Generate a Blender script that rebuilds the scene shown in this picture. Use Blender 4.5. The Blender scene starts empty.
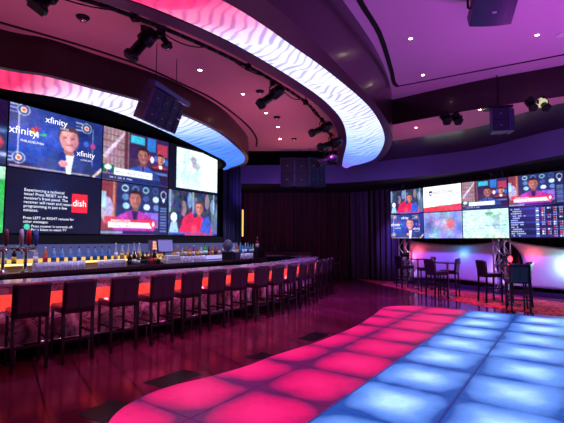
import bpy, bmesh, math, random
import numpy as np
from mathutils import Vector, Matrix
random.seed(7)
C = bpy.context.scene.collection
PI = math.pi
H = 1.65
FOC = 409.0
# ------------------------------------------------------------------ basics
def lin(c):
    if isinstance(c, str):
        c = [int(c[i:i+2], 16)/255 for i in (1, 3, 5)]
    return tuple((v/12.92 if v <= .04045 else ((v+.055)/1.055)**2.4) for v in c)

def mat(name, col, rough=.5, metal=0., emit=None, es=0., noise=0., nscale=8., bump=0., coat=0., trans=0., alpha=1., ior=1.45):
    m = bpy.data.materials.new(name); m.use_nodes = True
    nt = m.node_tree; b = nt.nodes['Principled BSDF']
    c = lin(col)
    b.inputs['Base Color'].default_value = (*c, 1)
    b.inputs['Roughness'].default_value = rough
    b.inputs['Metallic'].default_value = metal
    b.inputs['Coat Weight'].default_value = coat
    b.inputs['Coat Roughness'].default_value = .12
    b.inputs['Transmission Weight'].default_value = trans
    b.inputs['IOR'].default_value = ior
    b.inputs['Alpha'].default_value = alpha
    if emit:
        b.inputs['Emission Color'].default_value = (*lin(emit), 1)
        b.inputs['Emission Strength'].default_value = es
    tc = nt.nodes.new('ShaderNodeTexCoord')
    n = nt.nodes.new('ShaderNodeTexNoise'); n.inputs['Scale'].default_value = nscale
    n.inputs['Detail'].default_value = 4
    nt.links.new(tc.outputs['Object'], n.inputs['Vector'])
    mx = nt.nodes.new('ShaderNodeMixRGB'); mx.blend_type = 'MIX'
    mx.inputs[1].default_value = (*[v*(1-noise) for v in c], 1)
    mx.inputs[2].default_value = (*[min(1, v*(1+noise)) for v in c], 1)
    nt.links.new(n.outputs['Fac'], mx.inputs[0])
    nt.links.new(mx.outputs[0], b.inputs['Base Color'])
    if bump:
        bp = nt.nodes.new('ShaderNodeBump'); bp.inputs['Strength'].default_value = bump
        bp.inputs['Distance'].default_value = .01
        nt.links.new(n.outputs['Fac'], bp.inputs['Height']); nt.links.new(bp.outputs[0], b.inputs['Normal'])
    return m

def emat(name, col, s):
    return mat(name, '#101010', .4, emit=col, es=s)

class MB:
    """collects shapes into one mesh"""
    def __init__(self): self.v = []; self.f = []; self.sm = []
    def add(self, vs, fs, M=None, smooth=False):
        o = len(self.v)
        for p in vs:
            p = Vector(p)
            if M is not None: p = M @ p
            self.v.append(tuple(p))
        for f in fs: self.f.append(tuple(i+o for i in f)); self.sm.append(smooth)
        return self
    def box(self, c, s, M=None, taper=1., bev=0.):
        x, y, z = c; a, b, h = s[0]/2, s[1]/2, s[2]/2
        if bev:
            # chamfered box: horizontal octagon extruded with chamfered top and bottom
            def ring(k, zz):
                aa, bb = a-k, b-k; e = bev
                return [(x-aa+e, y-bb, zz), (x+aa-e, y-bb, zz), (x+aa, y-bb+e, zz), (x+aa, y+bb-e, zz), (x+aa-e, y+bb, zz), (x-aa+e, y+bb, zz), (x-aa, y+bb-e, zz), (x-aa, y-bb+e, zz)]
            vs = ring(bev*.7, z-h)+ring(0, z-h+bev)+ring(0, z+h-bev)+ring(bev*.7, z+h)
            fs = [tuple(range(7, -1, -1)), tuple(range(24, 32))]
            for r in range(3):
                for i in range(8): fs.append((r*8+i, r*8+(i+1) % 8, r*8+8+(i+1) % 8, r*8+8+i))
            return self.add(vs, fs, M)
        vs = [(x-a, y-b, z-h), (x+a, y-b, z-h), (x+a, y+b, z-h), (x-a, y+b, z-h)]
        a *= taper; b *= taper
        vs += [(x-a, y-b, z+h), (x+a, y-b, z+h), (x+a, y+b, z+h), (x-a, y+b, z+h)]
        return self.add(vs, [(3, 2, 1, 0), (4, 5, 6, 7), (0, 1, 5, 4), (1, 2, 6, 5), (2, 3, 7, 6), (3, 0, 4, 7)], M)
    def tube(self, p, q, r, n=8, r2=None, M=None):
        p, q = Vector(p), Vector(q); r2 = r if r2 is None else r2
        d = (q-p).normalized(); u = d.orthogonal().normalized(); w = d.cross(u)
        vs = []
        for P, R in ((p, r), (q, r2)):
            for i in range(n):
                a = 2*PI*i/n; vs.append(P+R*(math.cos(a)*u+math.sin(a)*w))
        fs = [tuple(range(n-1, -1, -1)), tuple(range(n, 2*n))]
        o = self.add(vs, fs, M)
        off = len(self.v)-2*n
        for i in range(n):
            self.f.append((off+i, off+(i+1) % n, off+n+(i+1) % n, off+n+i)); self.sm.append(True)
        return self
    def bar(self, p, q, w, h=None):
        """square section bar"""
        p, q = Vector(p), Vector(q); h = h or w
        d = (q-p).normalized(); up = Vector((0, 0, 1)) if abs(d.z) < .9 else Vector((0, 1, 0))
        u = d.cross(up).normalized(); t = u.cross(d)
        vs = [P+u*a*w/2+t*b*h/2 for P in (p, q) for a, b in ((-1, -1), (1, -1), (1, 1), (-1, 1))]
        return self.add(vs, [(3, 2, 1, 0), (4, 5, 6, 7), (0, 1, 5, 4), (1, 2, 6, 5), (2, 3, 7, 6), (3, 0, 4, 7)])
    def lathe(self, prof, n=14, c=(0, 0, 0), M=None):
        vs = []; fs = []
        for r, z in prof:
            for i in range(n):
                a = 2*PI*i/n; vs.append((c[0]+r*math.cos(a), c[1]+r*math.sin(a), c[2]+z))
        for k in range(len(prof)-1):
            for i in range(n): fs.append((k*n+i, k*n+(i+1) % n, (k+1)*n+(i+1) % n, (k+1)*n+i))
        self.add(vs, fs, M, True)
        off = len(self.v)-len(vs)
        if prof[0][0] > 1e-4: self.f.append(tuple(off+i for i in range(n-1, -1, -1))); self.sm.append(False)
        if prof[-1][0] > 1e-4: self.f.append(tuple(off+(len(prof)-1)*n+i for i in range(n))); self.sm.append(False)
        return self
    def poly(self, pts, z0, z1=None):
        n = len(pts)
        if z1 is None: return self.add([(x, y, z0) for x, y in pts], [tuple(range(n))])
        vs = [(x, y, z0) for x, y in pts]+[(x, y, z1) for x, y in pts]
        fs = [tuple(range(n-1, -1, -1)), tuple(range(n, 2*n))]
        fs += [(i, (i+1) % n, n+(i+1) % n, n+i) for i in range(n)]
        return self.add(vs, fs)
    def sweep(self, path, prof, closed=True, smooth=False):
        """path: xy points; prof: (offset to the left, z)"""
        N = len(path); K = len(prof); nr = normals(path); vs = []; fs = []
        for (x, y), (nx, ny) in zip(path, nr):
            for o, z in prof: vs.append((x+nx*o, y+ny*o, z))
        kk = K if closed else K-1
        for i in range(N-1):
            for j in range(kk): fs.append((i*K+j, (i+1)*K+j, (i+1)*K+(j+1) % K, i*K+(j+1) % K))
        self.add(vs, fs, None, smooth)
        if closed:
            off = len(self.v)-len(vs)
            self.f.append(tuple(off+j for j in range(K))); self.f.append(tuple(off+(N-1)*K+j for j in range(K-1, -1, -1))); self.sm += [False, False]
        return self
    def build(self, name, m, parent=None, loc=None, recalc=True):
        me = bpy.data.meshes.new(name)
        me.from_pydata(self.v, [], self.f); me.update()
        me.polygons.foreach_set('use_smooth', self.sm)
        if recalc:
            b = bmesh.new(); b.from_mesh(me); bmesh.ops.recalc_face_normals(b, faces=b.faces); b.to_mesh(me); b.free()
        me.materials.append(m)
        o = bpy.data.objects.new(name, me); C.objects.link(o)
        if parent: o.parent = parent
        if loc: o.location = loc
        return o

def normals(path):
    out = []
    for i in range(len(path)):
        a = path[max(0, i-1)]; b = path[min(len(path)-1, i+1)]
        d = Vector((b[0]-a[0], b[1]-a[1])).normalized(); out.append((-d.y, d.x))
    return out
def offset(path, o): return [(x+nx*o, y+ny*o) for (x, y), (nx, ny) in zip(path, normals(path))]
def spline(pts, per=8):
    P = [Vector(p) for p in pts]; P = [2*P[0]-P[1]]+P+[2*P[-1]-P[-2]]; out = []
    for i in range(1, len(P)-2):
        a, b, c, d = P[i-1:i+3]
        for k in range(per):
            t = k/per
            out.append(tuple(.5*((2*b)+(c-a)*t+(2*a-5*b+4*c-d)*t*t+(3*b-a-3*c+d)*t**3)))
    out.append(tuple(P[-2])); return out
def resample(path, n):
    L = [0]
    for a, b in zip(path, path[1:]): L.append(L[-1]+math.dist(a, b))
    out = []; j = 0
    for i in range(n):
        t = L[-1]*i/(n-1)
        while j < len(L)-2 and L[j+1] < t: j += 1
        k = (t-L[j])/max(1e-9, L[j+1]-L[j]); out.append(tuple(path[j][q]*(1-k)+path[j+1][q]*k for q in range(len(path[j]))))
    return out
def length(p): return sum(math.dist(a, b) for a, b in zip(p, p[1:]))

def tag(o, label=None, cat=None, group=None, kind=None):
    if label: o['label'] = label
    if cat: o['category'] = cat
    if group: o['group'] = group
    if kind: o['kind'] = kind
    return o
def thing(name, label, cat, loc=(0, 0, 0), rz=0, group=None):
    o = bpy.data.objects.new(name, None); C.objects.link(o); o.empty_display_size = .1
    o.location = loc; o.rotation_euler = (0, 0, rz); return tag(o, label, cat, group)
def copy_tree(o, parent=None):
    c = o.copy(); C.objects.link(c); c.parent = parent
    for ch in list(o.children): copy_tree(ch, c)
    return c
def struct(o, label=None, cat=None): return tag(o, label, cat, None, 'structure')

# ------------------------------------------------------------------ the room's two walls of screens
EL = Vector((.540, .8415)); NL = Vector((-.8415, .540))     # left (bar) wall: along, towards the wall
def LW(s, n): p = EL*s+NL*n; return (p.x, p.y)
def bb(px, n):                                              # point n metres out from us on a line of the back bar
    u = (px-282)/FOC; d = n/(-u*.8415+.54); return (u*d, d)
RO = Vector((4.13, 15.5)); WR = Vector((.568, -.823)); NR = Vector((.823, .568))   # right wall origin, along, into the wall
def RW(s, n): p = RO+WR*s+NR*n; return (p.x, p.y)
AZL = math.atan2(EL.y, EL.x); AZR = math.atan2(WR.y, WR.x)
A1 = Vector((.576, .817)); B1 = Vector((.817, -.576))       # dance floor grid
def DF(a, b): p = A1*a+B1*b; return (p.x, p.y)

# ------------------------------------------------------------------ materials
M = {}
M['black'] = mat('matte_black', '#08070c', .85, noise=.2)
M['void'] = mat('flat_black_paint', '#040406', .95, noise=.1); M['void'].node_tree.nodes['Principled BSDF'].inputs['Specular IOR Level'].default_value = .05  # near-black paint with almost no specular
M['black_metal'] = mat('black_metal', '#15131c', .35, .6, noise=.2)
M['speaker'] = mat('speaker_cabinet', '#2a2a50', .45, noise=.2, bump=.1, nscale=60)
M['edge_blue'] = mat('edge_blue', '#4a4c8a', .35, .3)
M['grille'] = mat('speaker_grille', '#1c1c3c', .5, .3, noise=.4, nscale=150)
M['leather'] = mat('dark_leather', '#281a30', .34, noise=.25, nscale=30, bump=.15, coat=.15)
M['leg'] = mat('dark_stained_leg', '#120b12', .35, noise=.3, nscale=12, coat=.2)
M['chrome'] = mat('chrome', '#c8c8d0', .15, 1., noise=.05)
M['alu'] = mat('brushed_aluminium', '#b9b6c6', .32, .9, noise=.1, nscale=40)
M['counter'] = mat('counter_stone', '#c0b6cc', .16, noise=.35, nscale=6, coat=.5)
M['maroon'] = mat('maroon_lacquer', '#4a1c34', .25, noise=.15, coat=.4)
M['soffit'] = mat('smooth_painted_soffit', '#6a5a8a', .45, noise=.05)
M['lip'] = mat('bronze_lip', '#5d4060', .35, .4, noise=.12, nscale=5)
M['white_plaster'] = mat('ceiling_paint_high', '#c8a4c8', .8, noise=.04, nscale=60, bump=.05)
M['bar_plaster'] = mat('ceiling_paint_bar', '#c8949e', .8, noise=.04, nscale=60, bump=.05)
M['fabric_white'] = mat('stretch_fabric', '#d8d2e4', .7, noise=.03)
M['white'] = mat('white_plastic', '#d5d5da', .4, noise=.03)
M['glass'] = mat('clear_glass', '#e6eefc', .08, trans=.85, noise=.02, alpha=.75)
M['tumbler'] = mat('tumbler_glass', '#efeaff', .15, trans=.35, noise=.02, alpha=.8)
M['dn'] = emat('downlight_lamp', '#ffd9b0', 26)
M['red_lens'] = emat('red_lens', '#ff3040', 7)

def wood():
    m = mat('dark_reeded_wood', '#2a1218', .3, coat=.25); nt = m.node_tree; b = nt.nodes['Principled BSDF']
    tc = nt.nodes.new('ShaderNodeUVMap'); mp = nt.nodes.new('ShaderNodeMapping'); mp.inputs['Scale'].default_value = (14, .6, 1)
    n = nt.nodes.new('ShaderNodeTexNoise'); n.inputs['Scale'].default_value = 1.6; n.inputs['Detail'].default_value = 5
    r = nt.nodes.new('ShaderNodeValToRGB'); r.color_ramp.elements[0].color = (*lin('#100710'), 1); r.color_ramp.elements[1].color = (*lin('#321822'), 1)
    nt.links.new(tc.outputs[0], mp.inputs[0]); nt.links.new(mp.outputs[0], n.inputs[0]); nt.links.new(n.outputs['Fac'], r.inputs[0]); nt.links.new(r.outputs[0], b.inputs['Base Color'])
    return m
M['wood'] = wood()

def marble():
    m = mat('veined_marble', '#8c6a80', .2, coat=.4); nt = m.node_tree; b = nt.nodes['Principled BSDF']
    tc = nt.nodes.new('ShaderNodeTexCoord')
    n = nt.nodes.new('ShaderNodeTexNoise'); n.inputs['Scale'].default_value = 2.2; n.inputs['Detail'].default_value = 9; n.inputs['Distortion'].default_value = 1.6
    r = nt.nodes.new('ShaderNodeValToRGB'); e = r.color_ramp.elements
    e[0].position = .36; e[0].color = (*lin('#5c3c4c'), 1); e[1].position = .66; e[1].color = (*lin('#e0c8d4'), 1)
    x = e.new(.5); x.color = (*lin('#b898a8'), 1); x = e.new(.535); x.color = (*lin('#4c2c3c'), 1); x = e.new(.56); x.color = (*lin('#c8a8b8'), 1)
    nt.links.new(tc.outputs['Object'], n.inputs[0]); nt.links.new(n.outputs['Fac'], r.inputs[0]); nt.links.new(r.outputs[0], b.inputs['Base Color'])
    return m
M['marble'] = marble()

def floor_mat():
    m = mat('polished_stone_tiles', '#30222c', .16); nt = m.node_tree; b = nt.nodes['Principled BSDF']
    tc = nt.nodes.new('ShaderNodeTexCoord'); mp = nt.nodes.new('ShaderNodeMapping'); mp.inputs['Rotation'].default_value = (0, 0, math.radians(-32.7+90-2))
    nt.links.new(tc.outputs['Object'], mp.inputs[0])
    br = nt.nodes.new('ShaderNodeTexBrick'); br.offset = .5; br.inputs['Scale'].default_value = 1.0
    br.inputs['Brick Width'].default_value = .9; br.inputs['Row Height'].default_value = .45; br.inputs['Mortar Size'].default_value = .010
    br.inputs['Color1'].default_value = (*lin('#471a2c'), 1); br.inputs['Color2'].default_value = (*lin('#5c2440'), 1); br.inputs['Mortar'].default_value = (*lin('#0c0408'), 1)
    n = nt.nodes.new('ShaderNodeTexNoise'); n.inputs['Scale'].default_value = 35; n.inputs['Detail'].default_value = 6
    mx = nt.nodes.new('ShaderNodeMixRGB'); mx.blend_type = 'MULTIPLY'; mx.inputs[0].default_value = .6
    rr = nt.nodes.new('ShaderNodeMapRange'); rr.inputs[3].default_value = .5; rr.inputs[4].default_value = 1.4
    nt.links.new(mp.outputs[0], br.inputs[0]); nt.links.new(tc.outputs['Object'], n.inputs[0]); nt.links.new(n.outputs['Fac'], rr.inputs[0])
    nt.links.new(br.outputs['Color'], mx.inputs[1]); nt.links.new(rr.outputs[0], mx.inputs[2]); nt.links.new(mx.outputs[0], b.inputs['Base Color'])
    r2 = nt.nodes.new('ShaderNodeMapRange'); r2.inputs[3].default_value = .07; r2.inputs[4].default_value = .24
    nt.links.new(n.outputs['Fac'], r2.inputs[0]); nt.links.new(r2.outputs[0], b.inputs['Roughness'])
    return m
M['floor'] = floor_mat()

def carpet_mat():
    m = mat('patterned_carpet', '#7a1030', .95); nt = m.node_tree; b = nt.nodes['Principled BSDF']
    tc = nt.nodes.new('ShaderNodeTexCoord')
    v = nt.nodes.new('ShaderNodeTexVoronoi'); v.inputs['Scale'].default_value = 5; v.feature = 'SMOOTH_F1'
    n = nt.nodes.new('ShaderNodeTexNoise'); n.inputs['Scale'].default_value = 7; n.inputs['Detail'].default_value = 3; n.inputs['Distortion'].default_value = 2.0
    r = nt.nodes.new('ShaderNodeValToRGB'); e = r.color_ramp.elements; r.color_ramp.interpolation = 'EASE'
    e[0].position = .38; e[0].color = (*lin('#14020a'), 1); e[1].position = .60; e[1].color = (*lin('#e05060'), 1)
    x = e.new(.47); x.color = (*lin('#8c1a34'), 1); x = e.new(.53); x.color = (*lin('#501020'), 1)
    ad = nt.nodes.new('ShaderNodeMath'); ad.operation = 'MULTIPLY_ADD'; ad.inputs[1].default_value = .25
    nt.links.new(tc.outputs['Object'], v.inputs[0]); nt.links.new(tc.outputs['Object'], n.inputs[0])
    nt.links.new(v.outputs['Distance'], ad.inputs[0]); nt.links.new(n.outputs['Fac'], ad.inputs[2])
    nt.links.new(ad.outputs[0], r.inputs[0]); nt.links.new(r.outputs[0], b.inputs['Base Color'])
    return m
M['carpet'] = carpet_mat()

def panel_mat(name, edge, mid, hot, s):
    """glass floor tile lit from below by a lamp box: bright in the middle, dim at the seams"""
    m = mat(name, '#141418', .42); nt = m.node_tree; b = nt.nodes['Principled BSDF']
    uv = nt.nodes.new('ShaderNodeUVMap'); sep = nt.nodes.new('ShaderNodeSeparateXYZ'); nt.links.new(uv.outputs[0], sep.inputs[0])
    def math_(op, a, b_=None, c=None):
        x = nt.nodes.new('ShaderNodeMath'); x.operation = op
        for i, q in enumerate((a, b_, c)):
            if q is None: continue
            if isinstance(q, (int, float)): x.inputs[i].default_value = q
            else: nt.links.new(q, x.inputs[i])
        return x.outputs[0]
    tc = nt.nodes.new('ShaderNodeTexCoord'); n = nt.nodes.new('ShaderNodeTexNoise'); n.inputs['Scale'].default_value = 1.4; n.inputs['Detail'].default_value = 2
    nt.links.new(tc.outputs['Object'], n.inputs[0])
    n2 = nt.nodes.new('ShaderNodeTexNoise'); n2.inputs['Scale'].default_value = 14; n2.inputs['Detail'].default_value = 5
    nt.links.new(tc.outputs['Object'], n2.inputs[0])
    fx = math_('ABSOLUTE', math_('SUBTRACT', sep.outputs[0], .5)); fy = math_('ABSOLUTE', math_('SUBTRACT', sep.outputs[1], .5))
    d = math_('POWER', math_('ADD', math_('POWER', math_('MULTIPLY', fx, 2), 4.5), math_('POWER', math_('MULTIPLY', fy, 2), 4.5)), .222)
    d = math_('ADD', d, math_('MULTIPLY', math_('SUBTRACT', n.outputs['Fac'], .5), .8))
    r = nt.nodes.new('ShaderNodeValToRGB'); e = r.color_ramp.elements
    e[0].position = .12; e[0].color = (*hot, 1); e[1].position = 1.12; e[1].color = (*edge, 1); x = e.new(.62); x.color = (*mid, 1)
    x = e.new(.9); x.color = (*[a*.6+b_*.4 for a, b_ in zip(edge, mid)], 1)
    nt.links.new(d, r.inputs[0])
    mx = nt.nodes.new('ShaderNodeMixRGB'); mx.blend_type = 'MULTIPLY'; mx.inputs[0].default_value = 1
    rr = nt.nodes.new('ShaderNodeMapRange'); rr.inputs[3].default_value = .78; rr.inputs[4].default_value = 1.2
    nt.links.new(n2.outputs['Fac'], rr.inputs[0]); nt.links.new(r.outputs[0], mx.inputs[1]); nt.links.new(rr.outputs[0], mx.inputs[2])
    nt.links.new(mx.outputs[0], b.inputs['Emission Color']); b.inputs['Emission Strength'].default_value = s
    return m
M['panel_red'] = panel_mat('lit_floor_pink', (.13, .006, .09), (.80, .004, .15), (1., .012, .20), 1.0)
M['panel_blue'] = panel_mat('lit_floor_blue', (.006, .07, .40), (.13, .32, 1.0), (.48, .82, 1.), 1.1)

def fabric_light(name, stops, s):
    """gathered fabric over light tubes; u runs along the ring in metres, v across"""
    m = mat(name, '#807890', .6); nt = m.node_tree; b = nt.nodes['Principled BSDF']
    uv = nt.nodes.new('ShaderNodeUVMap'); sep = nt.nodes.new('ShaderNodeSeparateXYZ'); nt.links.new(uv.outputs[0], sep.inputs[0])
    L = stops[-1][0]
    mr = nt.nodes.new('ShaderNodeMath'); mr.operation = 'DIVIDE'; mr.inputs[1].default_value = L; nt.links.new(sep.outputs[0], mr.inputs[0])
    r = nt.nodes.new('ShaderNodeValToRGB'); e = r.color_ramp.elements
    e[0].position = 0; e[0].color = (*stops[0][1], 1); e[1].position = 1; e[1].color = (*stops[-1][1], 1)
    for p, c in stops[1:-1]: x = e.new(p/L); x.color = (*c, 1)
    nt.links.new(mr.outputs[0], r.inputs[0])
    mp = nt.nodes.new('ShaderNodeMapping'); mp.inputs['Rotation'].default_value = (0, 0, .5)
    nt.links.new(uv.outputs[0], mp.inputs[0])
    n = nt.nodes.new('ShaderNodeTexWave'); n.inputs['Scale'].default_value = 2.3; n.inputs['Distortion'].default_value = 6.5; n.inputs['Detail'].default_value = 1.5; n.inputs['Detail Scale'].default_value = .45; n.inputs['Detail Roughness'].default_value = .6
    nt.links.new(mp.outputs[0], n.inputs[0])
    q = nt.nodes.new('ShaderNodeValToRGB'); k = q.color_ramp.elements; k[0].position = .0; k[0].color = (.24, .20, .55, 1); k[1].position = .55; k[1].color = (1, 1, 1, 1)  # shade in the folds painted into the glow as wave bands
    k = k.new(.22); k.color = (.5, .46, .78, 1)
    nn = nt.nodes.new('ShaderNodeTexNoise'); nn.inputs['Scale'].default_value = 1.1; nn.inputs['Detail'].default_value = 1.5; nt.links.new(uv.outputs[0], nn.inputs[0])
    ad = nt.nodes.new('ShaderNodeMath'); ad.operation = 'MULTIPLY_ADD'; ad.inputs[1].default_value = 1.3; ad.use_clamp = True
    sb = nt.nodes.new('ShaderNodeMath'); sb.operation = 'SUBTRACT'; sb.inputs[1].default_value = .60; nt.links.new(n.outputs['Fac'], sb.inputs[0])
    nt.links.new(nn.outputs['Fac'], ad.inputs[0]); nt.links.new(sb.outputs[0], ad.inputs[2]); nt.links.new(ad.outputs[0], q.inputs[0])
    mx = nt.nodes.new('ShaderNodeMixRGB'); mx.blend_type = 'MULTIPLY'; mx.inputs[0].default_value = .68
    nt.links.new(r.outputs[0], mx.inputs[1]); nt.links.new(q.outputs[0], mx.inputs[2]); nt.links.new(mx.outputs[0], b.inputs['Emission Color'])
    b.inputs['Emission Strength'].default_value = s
    bp = nt.nodes.new('ShaderNodeBump'); bp.inputs['Strength'].default_value = .8; bp.inputs['Distance'].default_value = .05
    nt.links.new(n.outputs['Fac'], bp.inputs['Height']); nt.links.new(bp.outputs[0], b.inputs['Normal'])
    return m

def drape_mat(name, c1, c2):
    m = mat(name, c1, .85); nt = m.node_tree; b = nt.nodes['Principled BSDF']
    tc = nt.nodes.new('ShaderNodeTexCoord'); mp = nt.nodes.new('ShaderNodeMapping'); mp.inputs['Scale'].default_value = (5, 5, .15)
    n = nt.nodes.new('ShaderNodeTexNoise'); n.inputs['Scale'].default_value = 1.5
    r = nt.nodes.new('ShaderNodeValToRGB'); r.color_ramp.elements[0].position = .35; r.color_ramp.elements[1].position = .65
    r.color_ramp.elements[0].color = (*lin(c1), 1); r.color_ramp.elements[1].color = (*lin(c2), 1)
    nt.links.new(tc.outputs['Object'], mp.inputs[0]); nt.links.new(mp.outputs[0], n.inputs[0]); nt.links.new(n.outputs['Fac'], r.inputs[0]); nt.links.new(r.outputs[0], b.inputs['Base Color'])
    b.inputs['Sheen Weight'].default_value = .3
    return m
M['drape_red'] = drape_mat('wine_velvet', '#2c1020', '#562034')
M['drape_blue'] = drape_mat('midnight_velvet', '#14163a', '#262a5c')

# screens: emission from the colour attribute the picture is painted in
def screen_mat():
    m = bpy.data.materials.new('lit_screen'); m.use_nodes = True; nt = m.node_tree; b = nt.nodes['Principled BSDF']
    b.inputs['Base Color'].default_value = (.01, .01, .012, 1); b.inputs['Roughness'].default_value = .4
    a = nt.nodes.new('ShaderNodeAttribute'); a.attribute_name = 'Col'; nt.links.new(a.outputs['Color'], b.inputs['Emission Color'])
    b.inputs['Emission Strength'].default_value = 1.5
    return m
M['screen'] = screen_mat()

def uv_from(o, fn):
    me = o.data; l = me.uv_layers.new(name='UVMap')
    for lp in me.loops: l.data[lp.index].uv = fn(me.vertices[lp.vertex_index].co)

def strip_uv(name, pa, pb, za, zb, m, parent=None, n=160, k=2, fold=0.):
    """ruled sheet between two plan curves, uv = metres along / across"""
    pa = resample(pa, n); pb = resample(pb, n); L = length(pa); W = math.dist(pa[0], pb[0])+abs(za-zb)
    vs = []; uvs = []; fs = []
    for i in range(n):
        for j in range(k):
            t = j/(k-1); x = pa[i][0]*(1-t)+pb[i][0]*t; y = pa[i][1]*(1-t)+pb[i][1]*t; z = za*(1-t)+zb*t
            if fold:
                u = L*i/(n-1); z += fold*math.sin(PI*t)*(-1.0+.5*math.sin(u*9+2*t+1.3*math.sin(u*2.3))+.35*math.sin(u*17-3*t))
            vs.append((x, y, z)); uvs.append((L*i/(n-1), W*t))
    for i in range(n-1):
        for j in range(k-1): fs.append((i*k+j, (i+1)*k+j, (i+1)*k+j+1, i*k+j+1))
    me = bpy.data.meshes.new(name); me.from_pydata(vs, [], fs); me.update()
    l = me.uv_layers.new(name='UVMap')
    for lp in me.loops: l.data[lp.index].uv = uvs[lp.vertex_index]
    me.polygons.foreach_set('use_smooth', [True]*len(fs)); me.materials.append(m)
    o = bpy.data.objects.new(name, me); C.objects.link(o)
    if parent: o.parent = parent
    return o

# ------------------------------------------------------------------ floor
o = MB().poly([(-11, -4), (12, -4), (12, 19), (-11, 19)], -.1, 0).build('floor', M['floor']); struct(o)
carp = spline([(12, 5.5), (8.5, 7.6), (6.4, 8.8), (5.2, 10.0), (4.6, 11.6), (4.15, 13.4), (3.7, 15.2), (3.35, 16.6)], 6)+[(3.2, 17.6), (12, 9.5)]
o = MB().poly(carp, .0, .008).build('carpet', M['carpet']); struct(o)

# dance floor: body, metal edge and lit glass panels clipped to its curved outline
edge = spline([(-.2, 2.2), (-.95, 2.75), (-1.4, 3.2), (-1.54, 3.63), (-1.57, 4.04), (-1.44, 4.42), (-1.22, 4.72), (-.86, 5.02), (-.47, 5.42), (-.17, 5.84), (.14, 6.2), (.645, 6.8), (1.40, 7.9), (2.1, 9.3), (2.34, 9.85), (2.62, 10.18), (2.95, 10.26), (3.4, 10.28)], 5)
far_corner = DF(10.38, -2.0); right_far = DF(10.38, 1.8); right_near = DF(2.0, 1.8)
outline = edge+[(3.95, 10.15), far_corner, right_far, right_near]
df = thing('dance_floor', 'raised glass dance floor of pink and blue lit square panels with a curved edge', 'dance floor')
MB().poly(outline, .002, .022).build('floor_frame', mat('dance_floor_frame', '#1c2438', .3, .4, noise=.1), df)
def clip(poly, a0, a1, b0, b1):
    def run(pts, f):
        out = []
        for i in range(len(pts)):
            p, q = pts[i-1], pts[i]; fp, fq = f(p), f(q)
            if fp >= 0: out.append(p)
            if (fp >= 0) != (fq >= 0):
                t = fp/(fp-fq); out.append((p[0]+(q[0]-p[0])*t, p[1]+(q[1]-p[1])*t))
        return out
    for f in (lambda p: p[0]-a0, lambda p: a1-p[0], lambda p: p[1]-b0, lambda p: b1-p[1]):
        poly = run(poly, f)
        if len(poly) < 3: return []
    out = []
    for p in poly:
        if not out or math.dist(p, out[-1]) > 1e-3: out.append(p)
    return out
ins = offset(edge, -.02)
oab = [(Vector(p).dot(A1), Vector(p).dot(B1)) for p in ins+[(3.95, 10.13), DF(10.36, -2.0), DF(10.36, 1.8), DF(2.0, 1.8)]]
a_edges = [1.70+.957*k for k in range(10)]; a_edges[-1] = 10.36
b_edges = [-4.8, -3.86, -2.90, -1.97, -1.03, -.08, .87, 1.8]
for i in range(9):
    for j in range(7):
        g = .006
        pl = clip(oab, a_edges[i]+g, a_edges[i+1]-g, b_edges[j]+g, b_edges[j+1]-g)
        if len(pl) < 3: continue
        red = j < 3
        ob = MB().poly([DF(a, b) for a, b in pl], .022, .032).build('lit_panel', M['panel_red'] if red else M['panel_blue'], df)
        ob['label'] = 'pink lit floor panel' if red else 'blue lit floor panel'
        ai, bj = a_edges[i], b_edges[j]
        if j == 0: bj = -4.2
        def f(co, ai=ai, bj=bj, i=i, j=j):
            a = co.x*A1.x+co.y*A1.y; b_ = co.x*B1.x+co.y*B1.y
            return ((a-ai)/(a_edges[i+1]-a_edges[i]), (b_-bj)/(b_edges[j+1]-bj))
        uv_from(ob, f)
sm = MB(); p0, p1 = DF(2.0, -1.97), DF(10.36, -1.97); sm.bar((*p0, .033), (*p1, .033), .018, .006)
p0, p1 = DF(2.0, -1.03), DF(10.36, -1.03); sm.bar((*p0, .033), (*p1, .033), .022, .006)
sm.build('metal_seam', mat('pale_seam_metal', '#48a8e8', .5, .0, noise=.1), df)
# dark polished inlays let into the tiles beside the dance floor
inl = [[(-1.62, 4.86), (-1.25, 5.36), (-.98, 5.16), (-1.33, 4.70)], [(-.54, 5.90), (-.30, 6.16), (-.12, 6.02), (-.34, 5.76)], [(.26, 6.97), (.58, 7.50), (.84, 7.30), (.52, 6.80)], [(-1.95, 4.0), (-1.76, 4.36), (-1.50, 4.25), (-1.62, 3.82)]]
for i, p in enumerate(inl):
    o = MB().poly(p, .0005, .003).build('trim_%d' % (i+1), mat('dark_inlay', '#0a0709', .32, noise=.1)); struct(o)

# ------------------------------------------------------------------ ceilings and rings
ringO = [(-4.6, 1.5), (-3.3, 2.2), (-2.1, 2.95), (-1.25, 3.65), (-.62, 4.27), (-.25, 4.72), (.13, 5.27), (.74, 6.16), (1.68, 7.76), (2.36, 9.42), (2.76, 10.95), (2.96, 12.84), (2.72, 13.8), (2.25, 14.44)]
ringI = [(-5.6, 2.35), (-4.3, 2.95), (-3.1, 3.45), (-2.3, 3.85), (-1.64, 4.27), (-1.2, 4.65), (-.72, 5.16), (-.26, 5.78), (.3, 6.62), (.85, 7.6), (1.34, 8.87), (1.70, 10.6), (1.94, 12.83), (2.11, 14.24)]
RZ = 4.25; HC = 5.35; BC = 4.5
ro = spline(ringO, 8); ri = spline(ringI, 8)
ring = thing('ceiling_ring', 'large curved ceiling ring with gathered fabric lit pink to white to blue', 'ceiling ring'); ring['kind'] = 'structure'
pk = (1, .03, .15); wh = (.95, .97, 1.2); bl = (.10, .22, .95)
Lr = length(ro)
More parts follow.
